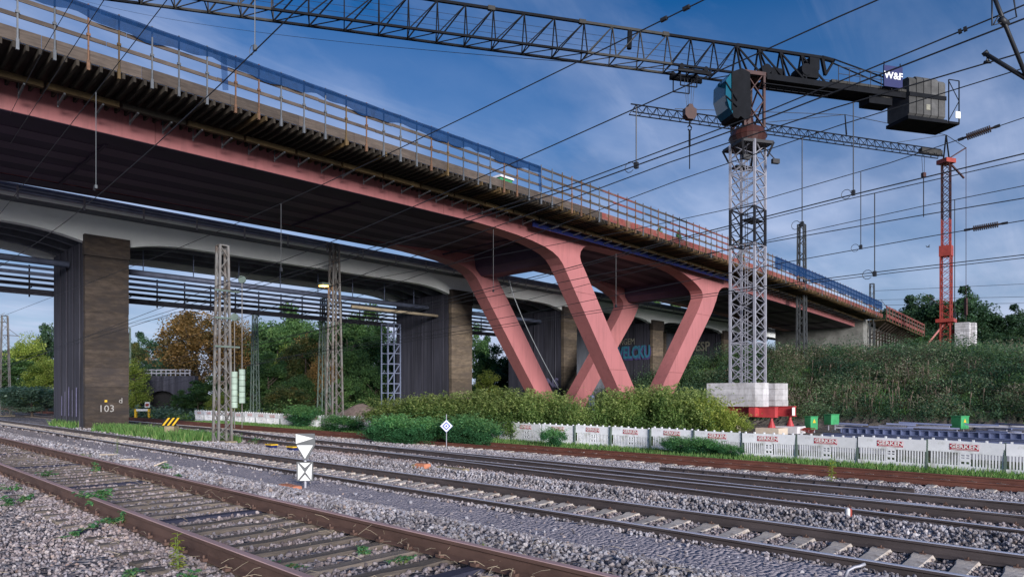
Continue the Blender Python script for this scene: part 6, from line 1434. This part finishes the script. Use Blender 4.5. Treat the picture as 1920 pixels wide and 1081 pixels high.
weed(45, 2.0, 'low green plant outside the nearest rail at left', 'bush', .12, 10, .2, leaf=.06)
weed(20, 2.1, 'low green plant at the left frame edge by the rail', 'bush', .12, 10, .2, leaf=.06)
weed(95, 3.0, 'pale weed between the nearest rails at left', 'bush', .12, 12, .25, leaf=.06)
weed(180, 3.75, 'bright weed against the inside of the far siding rail', 'bush', .22, 10, .15, leaf=.06)
weed(160, 4.3, 'yellow green weed outside the far siding rail', 'bush', .15, 8, .15, m='leafnettle', leaf=.05)
weed(310, 4.9, 'little green tuft beside a wood scrap on the gravel', 'bush', .14, 10, .12, leaf=.06)
weed(333, 4.5, 'tiny green sprout beyond the far siding rail', 'bush', .10, 5, .06, leaf=.05)
weed(220, 6.3, 'tall pale dry grass tuft near the second track at left', 'upright', .75, 9, m='grass', leaf=.09)
weed(520, 2.75, 'patch of blue green clover leaves between the sleepers', 'bush', .05, 12, .30, leaf=.05)
weed(600, 2.75, 'small clover patch on a near sleeper gap', 'bush', .05, 8, .18, leaf=.05)
weed(685, 3.55, 'small green weed inside the far siding rail near the middle', 'bush', .10, 9, .08, leaf=.05)
weed(755, 3.6, 'blue green weed inside the far siding rail right of the middle', 'bush', .09, 10, .14, leaf=.045)
weed(905, 4.45, 'lone lime green sprout on the gravel by the siding rail', 'upright', .09, 6, m='leafnettle', leaf=.05)
weed(1560, 17.6, 'yellow flowered weed between the farthest track and the check rail', 'upright', .75, 16, m='leafnettle', leaf=.14)
weed(375, 12.2, 'green weed patch at the base of the weighted mast', 'bush', .5, 22, .5, leaf=.12)
weed(1050, 13.8, 'small green weed between the turnout rails', 'bush', .12, 8, .3, leaf=.08)
weed(480, 13.0, 'small weed near the tracks right of the weighted mast', 'bush', .3, 10, .4, leaf=.10)
# dry straw twigs strewn near the siding
mb = MB()
for i in range(650):
    px = random.uniform(-60, 1400); u = random.choice((random.gauss(2.2, .18), random.gauss(3.75, .12), random.gauss(4.4, .4), random.uniform(2.5, 4.0), random.uniform(0.8, 2))); 
    if u < .5: continue
    v = v_of(px, u)
    if v > 14 or v < 0: continue
    z = gz(u, v)+random.uniform(.06, .13); a = random.uniform(0, 6.28); l = random.uniform(.05, .17); e = random.uniform(-.1, .5)
    p = Vector((u, v, z)); q = p+Vector((math.cos(a)*l, math.sin(a)*l, l*e)); mid = (p+q)/2+Vector((random.uniform(-.02, .02), random.uniform(-.02, .02), .015)); mb.tube([p, mid, q], .0016, 3)
mb.build('dry_straw', 'stalk', None, kind='stuff', label='dry pale straw and twigs strewn along the siding', cat='straw')
# wood scraps and cable
for i, (px, u, l, lab) in enumerate(((203, 5.0, .34, 'left pale plank scrap lying on the gravel'), (243, 4.95, .34, 'right pale plank scrap lying on the gravel'), (301, 4.95, .2, 'short tilted pale wood scrap beside a green tuft'))):
    b0 = on_ground(px, u); mb = MB(); mb.bar((b0.x-l/3, b0.y+l/2, b0.z+.05), (b0.x+l/3, b0.y-l/2, b0.z+.06+(.08 if i == 2 else 0)), .09, .025); mb.build('plank_scrap', 'slab2', None, label=lab, cat='wood scrap')
b0 = on_ground(555, 6.6); mb = MB(); mb.cbox(b0.x-.1, b0.x+.1, b0.y-.05, b0.y+.55, b0.z-.02, b0.z+.07, .015); mb.build('brick_slab', 'orange', None, label='flat orange brick slab left of the white triangle signal foot', cat='brick')
b0 = on_ground(845, 11.6); mb = MB(); mb.cbox(b0.x-.12, b0.x+.12, b0.y-.6, b0.y+.5, b0.z-.03, b0.z+.09, .02); mb.build('cable_cover', 'stonebox', None, label='mossy flat cover slab in the ballast right of the orange marker', cat='cover slab')
mb = MB(); P_ = [at(x, y, 4.9) for x, y in ((1583, 1085), (1590, 1068), (1602, 1062), (1612, 1060), (1622, 1056))]; P_ = [Vector((p.x, p.y, max(p.z, gz(p.x, p.y)+.03))) for p in P_]; mb.tube(P_, .012, 6); mb.build('loose_cable', 'galv', None, smooth=True, label='short loose grey cable end on the gravel at lower right', cat='cable')
